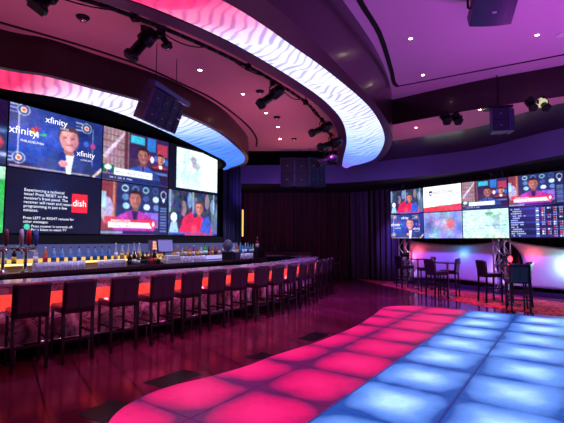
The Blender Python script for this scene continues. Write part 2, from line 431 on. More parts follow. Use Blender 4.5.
strip_uv('fabric_band', ro, ri, RZ, RZ, fabric_light('ring_fabric', [(0, pk), (4.75, pk), (5.35, (1, .28, .5)), (6.0, (.85, .9, 1.1)), (10.5, (.72, .85, 1.1)), (12.6, (.36, .62, 1.1)), (14.2, (.15, .34, 1.)), (15.6, (.16, .20, .95)), (Lr, (.35, .12, .9))], 1.3), ring, n=420, k=9, fold=.05)
rol = spline([(-4.3, 1.1), (-3.0, 1.85), (-1.85, 2.6), (-1.0, 3.35), (-.38, 3.98), (0., 4.48), (.38, 5.08), (.90, 6.0), (1.80, 7.66), (2.50, 9.3), (2.95, 10.85), (3.16, 12.84), (2.9, 13.95), (2.35, 14.6)], 8); ril = offset(ri, .20)
strip_uv('outer_lip', ro, rol, RZ-.02, RZ-.02, M['lip'], ring); strip_uv('outer_lip_edge', ro, ro, RZ-.02, RZ+.06, M['lip'], ring)
strip_uv('inner_lip', ri, ril, RZ-.02, RZ-.02, M['lip'], ring)
strip_uv('outer_fascia', rol, rol, RZ-.02, HC, M['wood'], ring, k=2)
strip_uv('inner_fascia', ril, ril, RZ-.02, BC+.1, M['lip'], ring)

smO = [(-6.5, 3.4), (-5.2, 4.3), (-3.86, 5.44), (-3.38, 5.69), (-2.96, 6.15), (-2.09, 7.15), (-1.43, 8.61), (-1.13, 10.3), (-1.05, 11.4), (-1.25, 12.5), (-1.9, 13.4)]
smI = [(-7.0, 4.1), (-5.6, 5.1), (-4.37, 6.19), (-3.79, 6.55), (-3.22, 7.1), (-2.70, 8.23), (-2.15, 10.2), (-1.9, 11.2), (-1.72, 12.0), (-1.75, 12.7), (-1.95, 13.3)]
SZ = 4.0
so = spline(smO, 8); si = spline(smI, 8)
r2 = thing('ceiling_ring', 'smaller curved soffit ring over the back bar with lit gathered fabric, red to white to blue', 'ceiling ring'); r2['kind'] = 'structure'
Ls = length(so)
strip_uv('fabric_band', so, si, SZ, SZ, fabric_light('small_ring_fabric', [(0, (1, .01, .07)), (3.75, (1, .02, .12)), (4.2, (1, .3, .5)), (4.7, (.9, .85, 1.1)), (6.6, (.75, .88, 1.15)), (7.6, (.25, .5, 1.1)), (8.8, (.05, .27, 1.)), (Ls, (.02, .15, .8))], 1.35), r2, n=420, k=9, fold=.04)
sol = offset(so, -.10); sil = offset(si, .14)
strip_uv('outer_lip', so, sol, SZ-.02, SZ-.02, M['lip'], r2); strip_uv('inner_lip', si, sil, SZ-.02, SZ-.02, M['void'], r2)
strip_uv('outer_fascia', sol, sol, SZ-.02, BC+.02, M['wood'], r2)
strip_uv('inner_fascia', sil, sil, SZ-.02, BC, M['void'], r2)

# bar ceiling between the rings
far = [p for p in ril if p[1] < 12.9]
smf = [p for p in offset(so, -.05) if p[1] < 12.9]
o = MB().poly(smf+[(-1.6, 12.95), (1.7, 12.95)]+far[::-1], BC, BC+.04).build('ceiling', M['bar_plaster']); struct(o)
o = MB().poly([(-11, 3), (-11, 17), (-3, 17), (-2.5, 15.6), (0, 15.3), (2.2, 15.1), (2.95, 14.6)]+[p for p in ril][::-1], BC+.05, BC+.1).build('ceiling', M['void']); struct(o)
o = MB().box((.5, 7, HC+.05), (24, 24, .1)).build('ceiling', M['white_plaster']); struct(o)
# slot in the bar ceiling along the small ring
def ribbon(path, w, z, h): 
    return MB().sweep(path, [(-w/2, z), (w/2, z), (w/2, z-h), (-w/2, z-h)])
slot = spline([(-4.6, 4.4), (-3.70, 5.17), (-2.96, 5.80), (-2.32, 6.49), (-1.85, 7.26), (-1.37, 8.16), (-.90, 9.8), (-.72, 11.2), (-.78, 12.3)], 8)
struct(ribbon(slot, .05, BC+.002, .012).build('trim_5', M['black']))
# slot in the high ceiling
slot2 = spline([(.6, 3.6), (1.0, 5.6), (1.75, 7.1), (2.35, 8.6), (2.62, 9.35), (2.78, 9.62)], 6)
struct(ribbon(slot2, .09, HC+.002, .012).build('trim_6', M['black']))
slot3 = spline([(2.76, 9.64), (4.3, 8.72), (5.6, 7.95), (8.5, 6.2)], 6)
struct(ribbon(slot3, .05, HC+.002, .012).build('trim_7', M['black']))
# far fascia, lower ceiling behind it and the wood slope up to the soffit
ff = spline([(2.7, 10.75), (2.88, 10.6), (4.46, 9.35), (5.86, 8.5), (8.2, 7.1), (10.5, 5.5)], 8)
lo2 = spline([(2.7, 12.9), (3.12, 12.55), (5.2, 10.85), (6.15, 8.95), (8.6, 7.6), (10.9, 6.2)], 8)
cove = spline([(-2.8, 15.15), (.5, 15.1), (2.2, 14.95), (3.6, 14.1), (5.9, 12.3), (7.0, 9.9), (8.8, 8.2), (10.9, 6.8)], 8)
covr = [p for p in cove if p[0] > 2.6]
ffo = strip_uv('wall_far_fascia', ff, ff, 4.68, HC, M['wood']); struct(ffo)
struct(strip_uv('ceiling', ff, lo2, 4.68, 4.68, M['bar_plaster']))
struct(strip_uv('wall_far_slope', lo2, covr, 4.68, 4.42, M['wood']))
struct(strip_uv('wall_far_soffit', cove, cove, 3.75, 4.45, M['soffit']))
back_line = [(-2.8, 18.4), (.5, 18.4), (3.0, 18.2), (4.2, 17.0), (7.5, 12.5), (10.0, 9.8), (11.5, 8.8), (12.4, 7.6)]
struct(strip_uv('ceiling', cove, back_line, 3.75, 3.75, M['black']))

# ------------------------------------------------------------------ walls
def wall(name, pts, z0, z1, m, th=.1):
    return struct(MB().sweep(pts, [(0, z0), (0, z1), (th, z1), (th, z0)]).build(name, m))
wall('wall_bar', [LW(-3, 9.25), LW(11.5, 9.25)], 0, 5.4, mat('bar_wall_paint', '#120a1c', .6, noise=.1))
wall('wall_back', [LW(11.9, 9.25), (-2.9, 18.3), (3.1, 18.3), (3.6, 17.7), RW(9, 1.35)][1:], 0, 5.4, mat('back_wall_paint', '#180a14', .7, noise=.1), .1)
wall('wall_left', [LW(11.45, 9.25), (-2.9, 18.3)], 0, 5.4, mat('side_wall_paint', '#180a14', .7, noise=.1), .1)
struct(MB().box((11.9, 1.5, 2.7), (.1, 12, 5.4)).build('wall_right', mat('far_right_wall', '#2a1030', .7, noise=.1)))
struct(MB().box((.5, -4, 2.7), (23, .1, 5.4)).build('wall_behind', mat('wall_behind_camera', '#2a1030', .7, noise=.1)))

def drape(path, z0, z1, m, label, amp=.07, wl=.24, group=None, name='curtain'):
    L = length(path); n = int(L/wl*8); path = resample(path, n); nr = normals(path); vs = []; fs = []
    ph = random.random()*6
    for i in range(n):
        s = L*i/(n-1)
        w = amp*(math.sin(s/wl*2*PI+ph+.8*math.sin(s*1.9+ph)))*(1+.3*math.sin(s*3.1))
        for k, z in enumerate((z0, z0+(z1-z0)*.33, z0+(z1-z0)*.66, z1)):
            kk = w*(1-.15*k)+.01*math.sin(s*7+k)
            vs.append((path[i][0]+nr[i][0]*kk, path[i][1]+nr[i][1]*kk, z))
    for i in range(n-1):
        for k in range(3): fs.append((i*4+k, (i+1)*4+k, (i+1)*4+k+1, i*4+k+1))
    mb = MB(); mb.add(vs, fs, None, True); o = mb.build(name, m)
    o.modifiers.new('t', 'SOLIDIFY').thickness = .006
    return tag(o, label, 'curtain', group)
cp = [(-2.75, 18.05), (-1.15, 18.08), (.6, 18.1), (2.0, 18.1), (2.95, 18.0)]
names = ['wine red drape beside the warm wall lamp, left end of the back wall', 'wine red drape on the back wall behind the bar counter end', 'wine red drape on the back wall between the bar end and the lone stool', 'wine red drape on the back wall directly behind the lone stool']
for i in range(4): drape([cp[i], cp[i+1]], .02, 4.3, M['drape_red'], names[i])
drape([(3.02, 17.95), RW(-1.9, .85), RW(-.25, .85)],   .02, 4.0, drape_mat('violet_lit_velvet', '#3a2c50', '#6a5488'), 'drape with violet light put into its colour, left of the truss and screens', wl=.3)  # violet light on this drape is painted into its two colours
drape([RW(-.2, .95), RW(4.2, .95)], .02, 4.0, M['drape_red'], 'dark wine drape behind the left half of the right screen wall')
drape([RW(4.25, .95), RW(9, .95)], .02, 4.0, M['drape_red'], 'dark wine drape behind the right half of the right screen wall')
drape([LW(10.45, 9.05), LW(11.35, 9.05)], .9, 4.6, M['drape_blue'], 'deep blue drape beside the right edge of the bar screens', wl=.2)
# half wall at the end of the bar
hw = MB().box((-.05, 17.2, .55), (2.5, .12, 1.1)).box((-.05, 17.2, 1.12), (2.56, .18, .04)).build('trim_8', mat('half_wall_paint', '#43203c', .5, noise=.1)); struct(hw)
# warm wall lamp
wl_ = thing('wall_sconce', 'slim vertical warm wall lamp at the left end of the back drapes', 'wall lamp', (-1.62, 16.9, 2.35))
MB().box((0, 0, 0), (.16, .08, 1.25)).build('sconce_body', M['black_metal'], wl_)
MB().tube((0, -.06, -.55), (0, -.06, .55), .03, 10).build('lamp_tube', emat('warm_tube', '#ffa050', 2.2), wl_)
MB().tube((0, .04, -2.35), (0, .04, 1.9), .03, 8).build('sconce_post', M['black_metal'], wl_)

# ------------------------------------------------------------------ painting for screens
class Cv:
    def __init__(s, w=144, h=90, bg='#101830'):
        s.w, s.h = w, h; s.a = np.zeros((h, w, 3)); s.a[:] = s.c(bg)
        s.Y, s.X = np.mgrid[0:h, 0:w]; s.X = (s.X+.5)/w; s.Y = (s.Y+.5)/h; s.txt = []
    def c(s, c): return np.array([int(c[i:i+2], 16)/255 for i in (1, 3, 5)]) if isinstance(c, str) else np.array(c)
    def rect(s, x0, y0, x1, y1, c, al=1.):
        m = (s.X >= x0)*(s.X <= x1)*(s.Y >= y0)*(s.Y <= y1); s.a[m] = s.a[m]*(1-al)+s.c(c)*al; return s
    def ell(s, x, y, rx, ry, c, al=1.):
        m = ((s.X-x)/rx)**2+((s.Y-y)/ry)**2 <= 1; s.a[m] = s.a[m]*(1-al)+s.c(c)*al; return s
    def ring(s, x, y, rx, ry, t, c):
        q = ((s.X-x)/rx)**2+((s.Y-y)/ry)**2; m = (q <= 1)*(q >= (1-t)**2); s.a[m] = s.c(c); return s
    def poly(s, pts, c, al=1.):
        ins = np.zeros(s.X.shape, bool); n = len(pts)
        for i in range(n):
            x1, y1 = pts[i]; x2, y2 = pts[(i+1) % n]
            if y1 == y2: continue
            k = ((y1 > s.Y) != (y2 > s.Y)) & (s.X < (x2-x1)*(s.Y-y1)/(y2-y1)+x1); ins ^= k
        s.a[ins] = s.a[ins]*(1-al)+s.c(c)*al; return s
    def glow(s, x, y, r, c, k=1.):
        g = np.exp(-(((s.X-x)*1.6)**2+(s.Y-y)**2)/r**2)[..., None]*k; s.a = s.a*(1-g)+s.c(c)*g; return s
    def noise(s, amt, n=10, col=None):
        rs = np.random.RandomState(int(amt*1000)+n); g = rs.rand(n+1, int(n*1.6)+1, 3)
        if col is None: g = g.mean(2, keepdims=True).repeat(3, 2)
        y = s.Y*n*.999; x = s.X*int(n*1.6)*.999; yi, xi = y.astype(int), x.astype(int); fy, fx = (y-yi)[..., None], (x-xi)[..., None]
        v = (g[yi, xi]*(1-fx)+g[yi, xi+1]*fx)*(1-fy)+(g[yi+1, xi]*(1-fx)+g[yi+1, xi+1]*fx)*fy
        s.a = np.clip(s.a+(v-.5)*amt, 0, 1); return s
    def blur(s, n=1):
        for _ in range(n):
            p = np.pad(s.a, ((1, 1), (1, 1), (0, 0)), 'edge'); s.a = (p[:-2, 1:-1]+p[2:, 1:-1]+p[1:-1, :-2]+p[1:-1, 2:]+p[1:-1, 1:-1]*2)/6
        return s
    def text(s, t, x, y, h, c, al='LEFT'): s.txt.append((t, x, y, h, c, al)); return s
    def person(s, x, y, k, skin, suit, shirt='#e0e4f4', tie=None, hair='#201418'):
        """head centred at x, y; k = head half height"""
        s.poly([(x-k*1.9, 1.02), (x-k*1.75, y+k*2.5), (x-k*1.2, y+k*1.85), (x-k*.4, y+k*1.35), (x+k*.4, y+k*1.35), (x+k*1.2, y+k*1.85), (x+k*1.75, y+k*2.5), (x+k*1.95, 1.02)], suit)
        s.poly([(x-k*.32, y+k*1.2), (x+k*.32, y+k*1.2), (x+k*.12, y+k*3.2), (x-k*.02, y+k*3.4)], shirt)
        if tie: s.poly([(x-k*.09, y+k*1.4), (x+k*.09, y+k*1.4), (x+k*.12, y+k*3), (x, y+k*3.2)], tie)
        s.rect(x-k*.26, y+k*.7, x+k*.26, y+k*1.4, [v*.7 for v in s.c(skin)])
        s.ell(x-k*1.1, y+k*2.4, k*.5, k*.6, [min(1, v*1.35+.05) for v in s.c(suit)], .3); s.ell(x+k*1.2, y+k*2.8, k*.4, k*.9, [v*.6 for v in s.c(suit)], .5)
        s.ell(x, y-k*.14, k*.58, k*.98, hair); s.ell(x, y+k*.02, k*.52, k*.84, skin); s.ell(x, y+k*.42, k*.42, k*.62, skin)
        s.rect(x-k*.50, y-k*.95, x+k*.50, y-k*.55, hair); s.ell(x, y-k*.5, k*.46, k*.2, skin)
        s.ell(x+k*.32, y+k*.15, k*.24, k*.75, [v*.72 for v in s.c(skin)], .6); s.ell(x-k*.2, y-k*.4, k*.2, k*.16, [min(1, v*1.25+.05) for v in s.c(skin)], .25)
        d = [v*.45 for v in s.c(skin)]
        s.ell(x-k*.22, y-k*.10, k*.13, k*.06, d, .8); s.ell(x+k*.22, y-k*.10, k*.13, k*.06, d, .8)
        s.ell(x, y+k*.18, k*.07, k*.16, [min(1, v*1.2) for v in s.c(skin)], .7); s.ell(x, y+k*.52, k*.18, k*.05, d, .8)
        return s

def font_mesh(t, h):
    cu = bpy.data.curves.new('t', 'FONT'); cu.body = t; cu.size = h; cu.resolution_u = 2
    ob = bpy.data.objects.new('t', cu); C.objects.link(ob); bpy.context.view_layer.update()
    dg = bpy.context.evaluated_depsgraph_get(); me = bpy.data.meshes.new_from_object(ob.evaluated_get(dg))
    vs = [tuple(v.co) for v in me.vertices]; fs = [tuple(p.vertices) for p in me.polygons]
    bpy.data.objects.remove(ob); bpy.data.curves.remove(cu); bpy.data.meshes.remove(me)
    return vs, fs

def picture(cv, w, h, parent):
    """the canvas as one mesh facing local -y, origin at lower left"""
    W, Hh = cv.w, cv.h; vs = []; cols = []
    base = cv.a.copy(); cv.a[:] = .5; cv.noise(.34, 40).noise(.30, 15).noise(.12, 9, True); cv.a = base*(.5+cv.a)+.02*cv.a; rs = np.random.RandomState(W); a = np.clip(cv.a*(1+.22*(rs.rand(Hh, W, 1)-.5))*1.0+.05*(rs.rand(Hh, W, 3)-.5), 0, 1); a = np.where(a <= .04045, a/12.92, ((a+.055)/1.055)**2.4)
    for j in range(Hh):
        for i in range(W): vs.append((w*i/(W-1), 0, h*(1-j/(Hh-1))))
    cols = np.concatenate([a.reshape(-1, 3), np.ones((W*Hh, 1))], 1).tolist()
    fs = [(j*W+i, (j+1)*W+i, (j+1)*W+i+1, j*W+i+1) for j in range(Hh-1) for i in range(W-1)]
    for (t, x, y, th, c, al) in cv.txt:
        tv, tf = font_mesh(t, th*h)
        if not tv: continue
        x0 = min(v[0] for v in tv); x1 = max(v[0] for v in tv); ww = x1-x0
        ox = x*w-(0 if al == 'LEFT' else ww/2 if al == 'CENTER' else ww)-x0; off = len(vs)
        for v in tv: vs.append((v[0]+ox, -.004, v[1]+h*(1-y)))
        for f in tf: fs.append(tuple(i+off for i in f))
        cols += [[*lin(c), 1]]*len(tv)
    me = bpy.data.meshes.new('picture'); me.from_pydata(vs, [], fs); me.update()
    ca = me.color_attributes.new('Col', 'FLOAT_COLOR', 'POINT'); ca.data.foreach_set('color', np.array(cols, dtype=np.float32).ravel())
    me.materials.append(M['screen']); o = bpy.data.objects.new('picture', me); C.objects.link(o); o.parent = parent
    return o

def screen(cv, pos, z, ang, w, h, label, name='video_screen', group=None, bez=.014):
    t = thing(name, label, 'screen', (pos[0], pos[1], z), ang, group)
    p = picture(cv, w-2*bez, h-2*bez, t); p.location = (bez, -.011, bez)
    m = MB(); m.box((w/2, .035, h/2), (w-.004, .085, h-.004)); m.build('screen_housing', M['black'], t)
    m = MB(); b = bez
    m.box((w/2, -.010, b/2), (w-.004, .008, b)).box((w/2, -.010, h-b/2), (w-.004, .008, b)).box((b/2, -.010, h/2), (b, .008, h-.004)).box((w-b/2, -.010, h/2), (b, .008, h-.004))
    m.build('bezel', M['black_metal'], t)
    return t

def cv_xfin(big=True):
    c = Cv(168, 106, '#1c2a6c'); c.glow(.3, .5, .5, '#3a58c8', .8).glow(.05, .2, .3, '#5a5090', .6).noise(.12, 7)
    c.rect(0, .9, 1, 1, '#2c2860')
    c.poly([(0, .62), (.45, .72), (.45, .8), (0, .72)], '#2444b0', .7)
    for x in (.085, .875): c.rect(x, .12, x+.008, .82, '#d8e0ff', .8)
    for (x, y) in ((.13, .08), (.80, .14), (.10, .84), (.78, .87)):
        c.ring(x, y, .06, .09, .12, '#e8ecff'); c.ell(x, y, .03, .045, '#fff4f0'); c.ell(x, y, .019, .028, '#e8502a')
        for k in range(3): c.rect(x-.13, y-.07+k*.06, x-.05, y-.055+k*.06, '#d8e0ff', .8)
    pc = ['#e8c030', '#e8702c', '#d83048', '#8040b0', '#3060d0', '#40b060']
    for k in range(6):
        an = PI*(.06+.176*k); c.poly([(.275, .43), (.275+.075*math.cos(PI-an+.2), .43-.12*math.sin(PI-an+.2)), (.275+.09*math.cos(PI-an), .43-.145*math.sin(PI-an)), (.275+.075*math.cos(PI-an-.2), .43-.12*math.sin(PI-an-.2))], pc[k])
    c.ell(.27, .43, .012, .05, '#ffffff')
    c.person(.60, .40, .20, '#d88a90', '#2c3a78', '#dce8ff', None, '#4a3448')
    c.ell(.53, .74, .045, .11, '#1c2c80'); c.rect(.515, .8, .545, 1, '#1c2c80')
    c.ell(.545, .83, .05, .06, '#d88a90')
    c.ell(.80, .42, .03, .05, '#3858c0'); c.ell(.88, .44, .03, .05, '#c04080')
    c.poly([(.88, .98), (.99, .8), (1, .8), (1, .86), (.91, 1)], '#d8c8a0', .9)
    c.rect(.02, .965, .85, .985, '#f0c8b0', .8)
    c.blur(2)
    c.text('xfinity', .34, .19, .15, '#ffffff').text('CENTER', .50, .25, .04, '#d0e0ff').text('xfinity', .00, .47, .17, '#ffffff').text('PHILADELPHIA', .11, .585, .055, '#f0f0ff').text('xfinity', .69, .65, .14, '#f4f4ff').text('COMCAST', .74, .73, .045, '#d0d8ff')
    return c
def cv_dish():
    c = Cv(160, 100, '#0b0a26'); c.glow(.5, .1, .5, '#121038', .6); c.glow(.4, .38, .25, '#1c3a70', .5)
    c.rect(.655, .31, .835, .63, '#e01f32'); c.glow(.74, .47, .13, '#f04050', .2)
    c.ell(.205, .895, .028, .045, '#38b090'); 
    L = ['Experiencing a technical', 'issue? Press RESET on the', "receiver's front panel. The", 'receiver will reset and return to', 'programming in just a few', 'minutes.']
    for i, t in enumerate(L): c.text(t, .165, .335+i*.064, .066, '#e6ecff')
    c.text('Press LEFT or RIGHT remote for', .165, .775, .06, '#e6ecff').text('other messages.', .165, .835, .06, '#e6ecff')
    c.text('Press receiver is currently off,', .245, .905, .056, '#e6ecff').text('Press Select to watch TV', .245, .96, .056, '#e6ecff')
    c.text('dish', .668, .52, .16, '#ffffff')
    return c
def studio(c):
    rs = random.Random(5)
    c.rect(0, 0, .36, 1, '#8a6a78')
    for k in range(7): c.rect(.02+.05*k, 0, .03+.05*k, .85, '#c8b0c8', .5)
    for k in range(6): c.rect(0, .12+.13*k, .36, .14+.13*k, '#5a3a50', .7)
    c.poly([(.0, .55), (.3, .0), (.34, .0), (.04, .6)], '#e0d0e8', .7); c.rect(.3, 0, .35, .8, '#582838')
def cv_blazer():
    c = Cv(144, 90, '#402848'); studio(c)
    c.rect(.36, 0, 1, .5, '#301c48'); c.rect(.38, .05, .60, .20, '#30a8c8'); c.rect(.64, .02, .78, .3, '#2868c0'); c.rect(.8, .1, .98, .35, '#a03050')
    for k in range(6): c.ell(.66+.06*k, .42+.04*(k % 2), .03, .07, ['#c03040', '#e8e0f0', '#3060c0'][k % 3])
    c.person(.86, .42, .10, '#c07868', '#a02840', '#ffffff'); c.rect(.66, .62, 1, .95, '#281430'); c.rect(.7, .7, .98, .76, '#5070b0')
    c.person(.575, .42, .155, '#9a5a58', '#2a4a9c', '#4848a0', '#302050', '#241418')
    c.rect(0, .70, .15, .86, '#10504a'); c.ell(.075, .75, .05, .05, '#c8e8e0'); c.ell(.085, .84, .04, .045, '#203880')
    c.rect(.16, .75, .73, .88, '#e8f4ff'); c.rect(0, .88, 1, .985, '#141c50', .8)
    c.blur(2); c.text('EAGLES TRADE TALKS HEATING UP', .18, .845, .066, '#202c60').text('C', .05, .88, .12, '#e86030').text('PHI  7   CHI  10   FINAL', .1, .955, .05, '#c8d8ff')
    return c
def cv_white():
    c = Cv(120, 80, '#0a0a1c'); c.rect(.14, .05, .99, .95, '#d4f0f4')
    d = Cv(120, 80, '#d4f0f4'); d.noise(.28, 9).noise(.15, 22); d.glow(.75, .4, .3, '#f4ffff', .6).glow(.3, .7, .2, '#b8e0e0', .5)
    d.ell(.48, .28, .06, .09, '#706078', .6).ell(.53, .40, .09, .08, '#9a7088', .6).ell(.56, .62, .08, .22, '#90b8c0', .45).ell(.3, .5, .02, .3, '#a8d0d8', .6)
    d.blur(3); m = (c.X > .14)*(c.X < .985)*(c.Y > .05)*(c.Y < .95); c.a[m] = d.a[m]; return c
def cv_pink(side=True):
    c = Cv(144, 90, '#28305c'); c.rect(0, 0, .2, 1, '#7a3040').rect(.2, 0, .8, .66, '#20285a')
    rs = random.Random(3)
    for i in range(4):
        for j in range(5): c.ell(.32+.155*j+.01*i, .1+.17*i, .05, .065, ['#c8dcf8', '#5878b8', '#90c0d8', '#3a4a90'][(i+j) % 4])
    for j in range(5): c.ell(.32+.155*j, .1, .035, .04, '#183060')
    c.rect(0, .2, .06, .5, '#98b8e0').ell(.08, .55, .08, .25, '#b0c8f0', .7).rect(.15, 0, .18, .7, '#c89070', .7)
    c.rect(.62, .55, .85, .86, '#8060c8').rect(.05, .66, .2, .8, '#c04058')
    c.person(.47, .30, .165, '#a86460', '#a8309a', '#302060', '#201840', '#241418')
    c.rect(.1, .70, .74, .76, '#d02848').rect(.1, .76, .74, .87, '#f4e8f4').poly([(.70, .78), (.76, .66), (.82, .78), (.76, .90)], '#c01c38').poly([(.73, .78), (.76, .71), (.79, .78), (.76, .85)], '#f0e8f0')
    if side:
        c.rect(.84, 0, 1, 1, '#141a44')
        for k in range(9): c.rect(.87, .42+.06*k, .98, .45+.06*k, '#7890d0', .8)
        c.ring(.925, .16, .05, .09, .2, '#e8ecff').poly([(.90, .27), (.925, .22), (.95, .27), (.925, .33)], '#d8e0ff')
    c.rect(0, .92, .82, .99, '#182050'); c.rect(0, .93, .3, .98, '#c8e0ff', .6)
    c.blur(2); c.text('BREAKING NEWS', .13, .752, .055, '#ffffff').text('TITANS EVALUATING', .13, .80, .04, '#402040').text('QUARTERBACK OPTIONS', .13, .85, .04, '#402040')
    return c
def cv_redguy():
    c = Cv(144, 90, '#283050').noise(.3, 14, True)
    for k in range(9): c.ell(.05+.12*k, .2+.1*(k % 3), .05, .18, ['#5870a0', '#203860', '#a08090', '#7898c8'][k % 4], .8)
    for k in range(5): c.rect(.02+.22*k, 0, .05+.22*k, .5, ['#c0d0e8', '#483048'][k % 2], .6)
    c.person(.6, .36, .15, '#c07068', '#d8204c', '#c01840', None, '#5a3040')
    c.poly([(.2, .95), (.28, .6), (.45, .45), (.5, .6), (.4, .95)], '#d02050').ell(.5, .88, .06, .12, '#f0405c')
    c.poly([(.62, .9), (.68, .6), (.8, .52), (.86, .7), (.84, .95)], '#3050b8').ell(.11, .6, .06, .1, '#d0e8ff').poly([(.02, .95), (.06, .7), (.16, .7), (.2, .95)], '#98b8e8')
    c.rect(.86, .4, 1, .95, '#8898a8', .5); c.rect(0, .93, 1, .97, '#3060c0')
    c.blur(2); return c
def cv_green():
    c = Cv(60, 40, '#2ea04c').noise(.3, 8); c.rect(0, 0, 1, .2, '#9ad0b0'); return c.blur(1)
def cv_dim():
    c = Cv(60, 40, '#180a30'); c.rect(.0, .4, 1, .97, '#24305c').ell(.9, .65, .06, .12, '#c04050').rect(.6, .45, .98, .5, '#6070a8').rect(.8, .8, 1, .85, '#c0c8e8'); return c.blur(1)
def cv_redzone():
    c = Cv(144, 90, '#eef4fb'); c.glow(.5, .4, .6, '#f8fcff', .5); c.poly([(0, .82), (1, .74), (1, 1), (0, 1)], '#cc3040'); c.rect(.38, .80, 1, .96, '#c44860', .5)
    c.poly([(.16, .20), (.21, .17), (.26, .20), (.25, .32), (.21, .38), (.17, .32)], '#20386c').rect(.18, .26, .24, .32, '#e8ecf4')
    c.rect(.18, .50, .82, .515, '#a8b4c4', .8).rect(.26, .62, .74, .632, '#a8b4c4', .8).rect(.28, .67, .72, .682, '#a8b4c4', .8).rect(.4, .76, .58, .80, '#c0808c')
    c.blur(1).text('RED', .28, .315, .17, '#c02434').text('ZONE', .51, .315, .17, '#1c3470').text('NFL NETWORK', .40, .39, .055, '#304878'); return c
def cv_blurry():
    c = Cv(144, 90, '#8898c8').noise(.3, 4, True).glow(.15, .5, .25, '#383060', .7).glow(.35, .4, .15, '#d8a0c8', .7).glow(.7, .45, .2, '#e8503c', .85).glow(.55, .4, .1, '#f0d8f0', .6).glow(.95, .6, .2, '#2c60b0', .7)
    c.blur(4).text('NFL NETWORK', .14, .88, .05, '#e0e8ff').text('Thank you', .14, .94, .06, '#ffffff'); return c
def cv_aerial():
    c = Cv(144, 90, '#b8dcd8').noise(.3, 12).noise(.2, 30); c.glow(.3, .5, .3, '#e0f4f0', .5)
    for k in range(8): c.rect(.02, .1+.11*k, .98, .115+.11*k, '#88b0b8', .35)
    c.ell(.6, .15, .1, .05, '#408870', .7).rect(.68, .2, .82, .7, '#7898a0', .5).rect(.5, .55, .95, .58, '#608890', .5); c.blur(2).rect(0, .94, 1, .97, '#d0c070', .7); return c
def cv_board():
    c = Cv(200, 100, '#0c1030'); rs = random.Random(8)
    for r in range(13):
        y = .05+.072*r
        if r % 3 == 0: c.rect(.0, y-.01, 1, y+.05, '#1a2c6c')
        for k in range(9):
            x = .03+.035*k
            if rs.random() < .8 and k < 5+r % 4: c.rect(x, y, x+.028, y+.04, '#b0bcf0', .8)
        c.rect(.50, y, .55, y+.045, '#dfe6ff' if r % 2 else '#7080c0', .9)
        for k in range(4):
            x = .60+.10*k; col = ['#e04048', '#d8dcf8', '#b83858', '#7888d0'][(k+r//2) % 4]
            if rs.random() < .75: c.rect(x, y, x+.03, y+.045, col, .9).rect(x+.04, y, x+.055, y+.045, '#c0c8f0', .7)
    c.rect(.49, 0, .495, 1, '#5068c0'); return c

SW, SH, SB = 2.11, 1.355, 1.78
def LS(k, r, cv, label):
    p = LW(3.87+SW*k, 9.10); screen(cv, p, SB+SH*r, AZL, SW, SH, label, 'video_screen')
LS(-1, 1, cv_dim(), 'cut off dim screen at the upper left edge of the bar screen wall')
LS(-1, 0, cv_green(), 'cut off screen with a green picture at the left edge of the bar wall')
LS(0, 1, cv_xfin(), 'large bar wall screen with a man in a suit before a blue logo backdrop')
LS(0, 0, cv_dish(), 'large dark bar wall screen with white message text and a red logo square')
LS(1, 1, cv_blazer(), 'large bar wall screen with a man in a blue blazer and white caption')
LS(1, 0, cv_pink(), 'large bar wall screen with a man in a magenta jacket and red caption')
LS(2, 1, cv_white(), 'bar wall screen with a pale washed out picture, upper right of the wall')
LS(2, 0, cv_redguy(), 'bar wall screen with a person in red in a crowd, lower right of the wall')
o = MB(); p0 = LW(1.6, 9.2); 
RWd, RH, RB = 1.46, .9, 1.70
def RS(k, r, cv, label): p = RW(.0+RWd*k, 0); screen(cv, p, RB+RH*r, AZR, RWd, RH, label, 'television')
RS(0, 1, cv_redguy(), 'television with a person in red, upper left of the right screen wall')
RS(0, 0, cv_xfin(), 'television with a man in a suit, lower left of the right screen wall')
RS(1, 1, cv_redzone(), 'television with a white page, red and blue title and red bottom band')
RS(1, 0, cv_blurry(), 'television with a blurred red and lilac picture below the white page')
RS(2, 1, cv_blazer(), 'television on the right wall with a man in a blue blazer')
RS(2, 0, cv_aerial(), 'television with a pale green washed out picture, under the blue blazer one')
RS(3, 1, cv_pink(), 'television on the right wall with a man in a magenta jacket')
RS(3, 0, cv_board(), 'television with rows of scores on dark blue, lower right')
RS(4, 1, cv_blurry(), 'cut off television at the right picture edge, upper row')
RS(4, 0, cv_board(), 'cut off television at the right picture edge, lower row')
# black ledge under the bar screens
struct(MB().sweep([LW(1.0, 9.0), LW(10.4, 9.0)], [(0, 1.56), (.25, 1.56), (.25, 1.76), (0, 1.76)]).build('trim_9', M['black']))

# ------------------------------------------------------------------ trusses and stretch fabric on the right wall
def truss(s, n, w, label, z1):
    x, y = RW(s, n); t = thing('lighting_truss', label, 'truss', (x, y, 0), AZR)
    h = w/2
    for a in (-1, 1):
        for b in (-1, 1): MB().tube((a*h, b*h, .02), (a*h, b*h, z1), .025, 8).build('chord', M['alu'], t)
    N = round(z1/(w*1.1))
    for f in range(4):
        m = MB()
        for i in range(N):
            za, zb = .03+(z1-.06)*i/N, .03+(z1-.06)*(i+1)/N; q = 1 if i % 2 else -1
            P = {0: ((q*h, -h), (-q*h, -h)), 1: ((q*h, h), (-q*h, h)), 2: ((-h, q*h), (-h, -q*h)), 3: ((h, q*h), (h, -q*h))}[f]
            m.tube((*P[0], za), (*P[1], zb), .012, 6)
        m.tube((*((-h, -h), (-h, h), (-h, -h), (h, -h))[f], z1), (*((h, -h), (h, h), (-h, h), (h, h))[f], z1), .02, 6)
        m.build('lattice', M['alu'], t)
    MB().box((0, 0, .01), (w+.2, w+.2, .02)).build('base_plate', M['alu'], t)
truss(.32, .38, .30, 'silver lattice truss behind the left end of the right screens', 3.78)
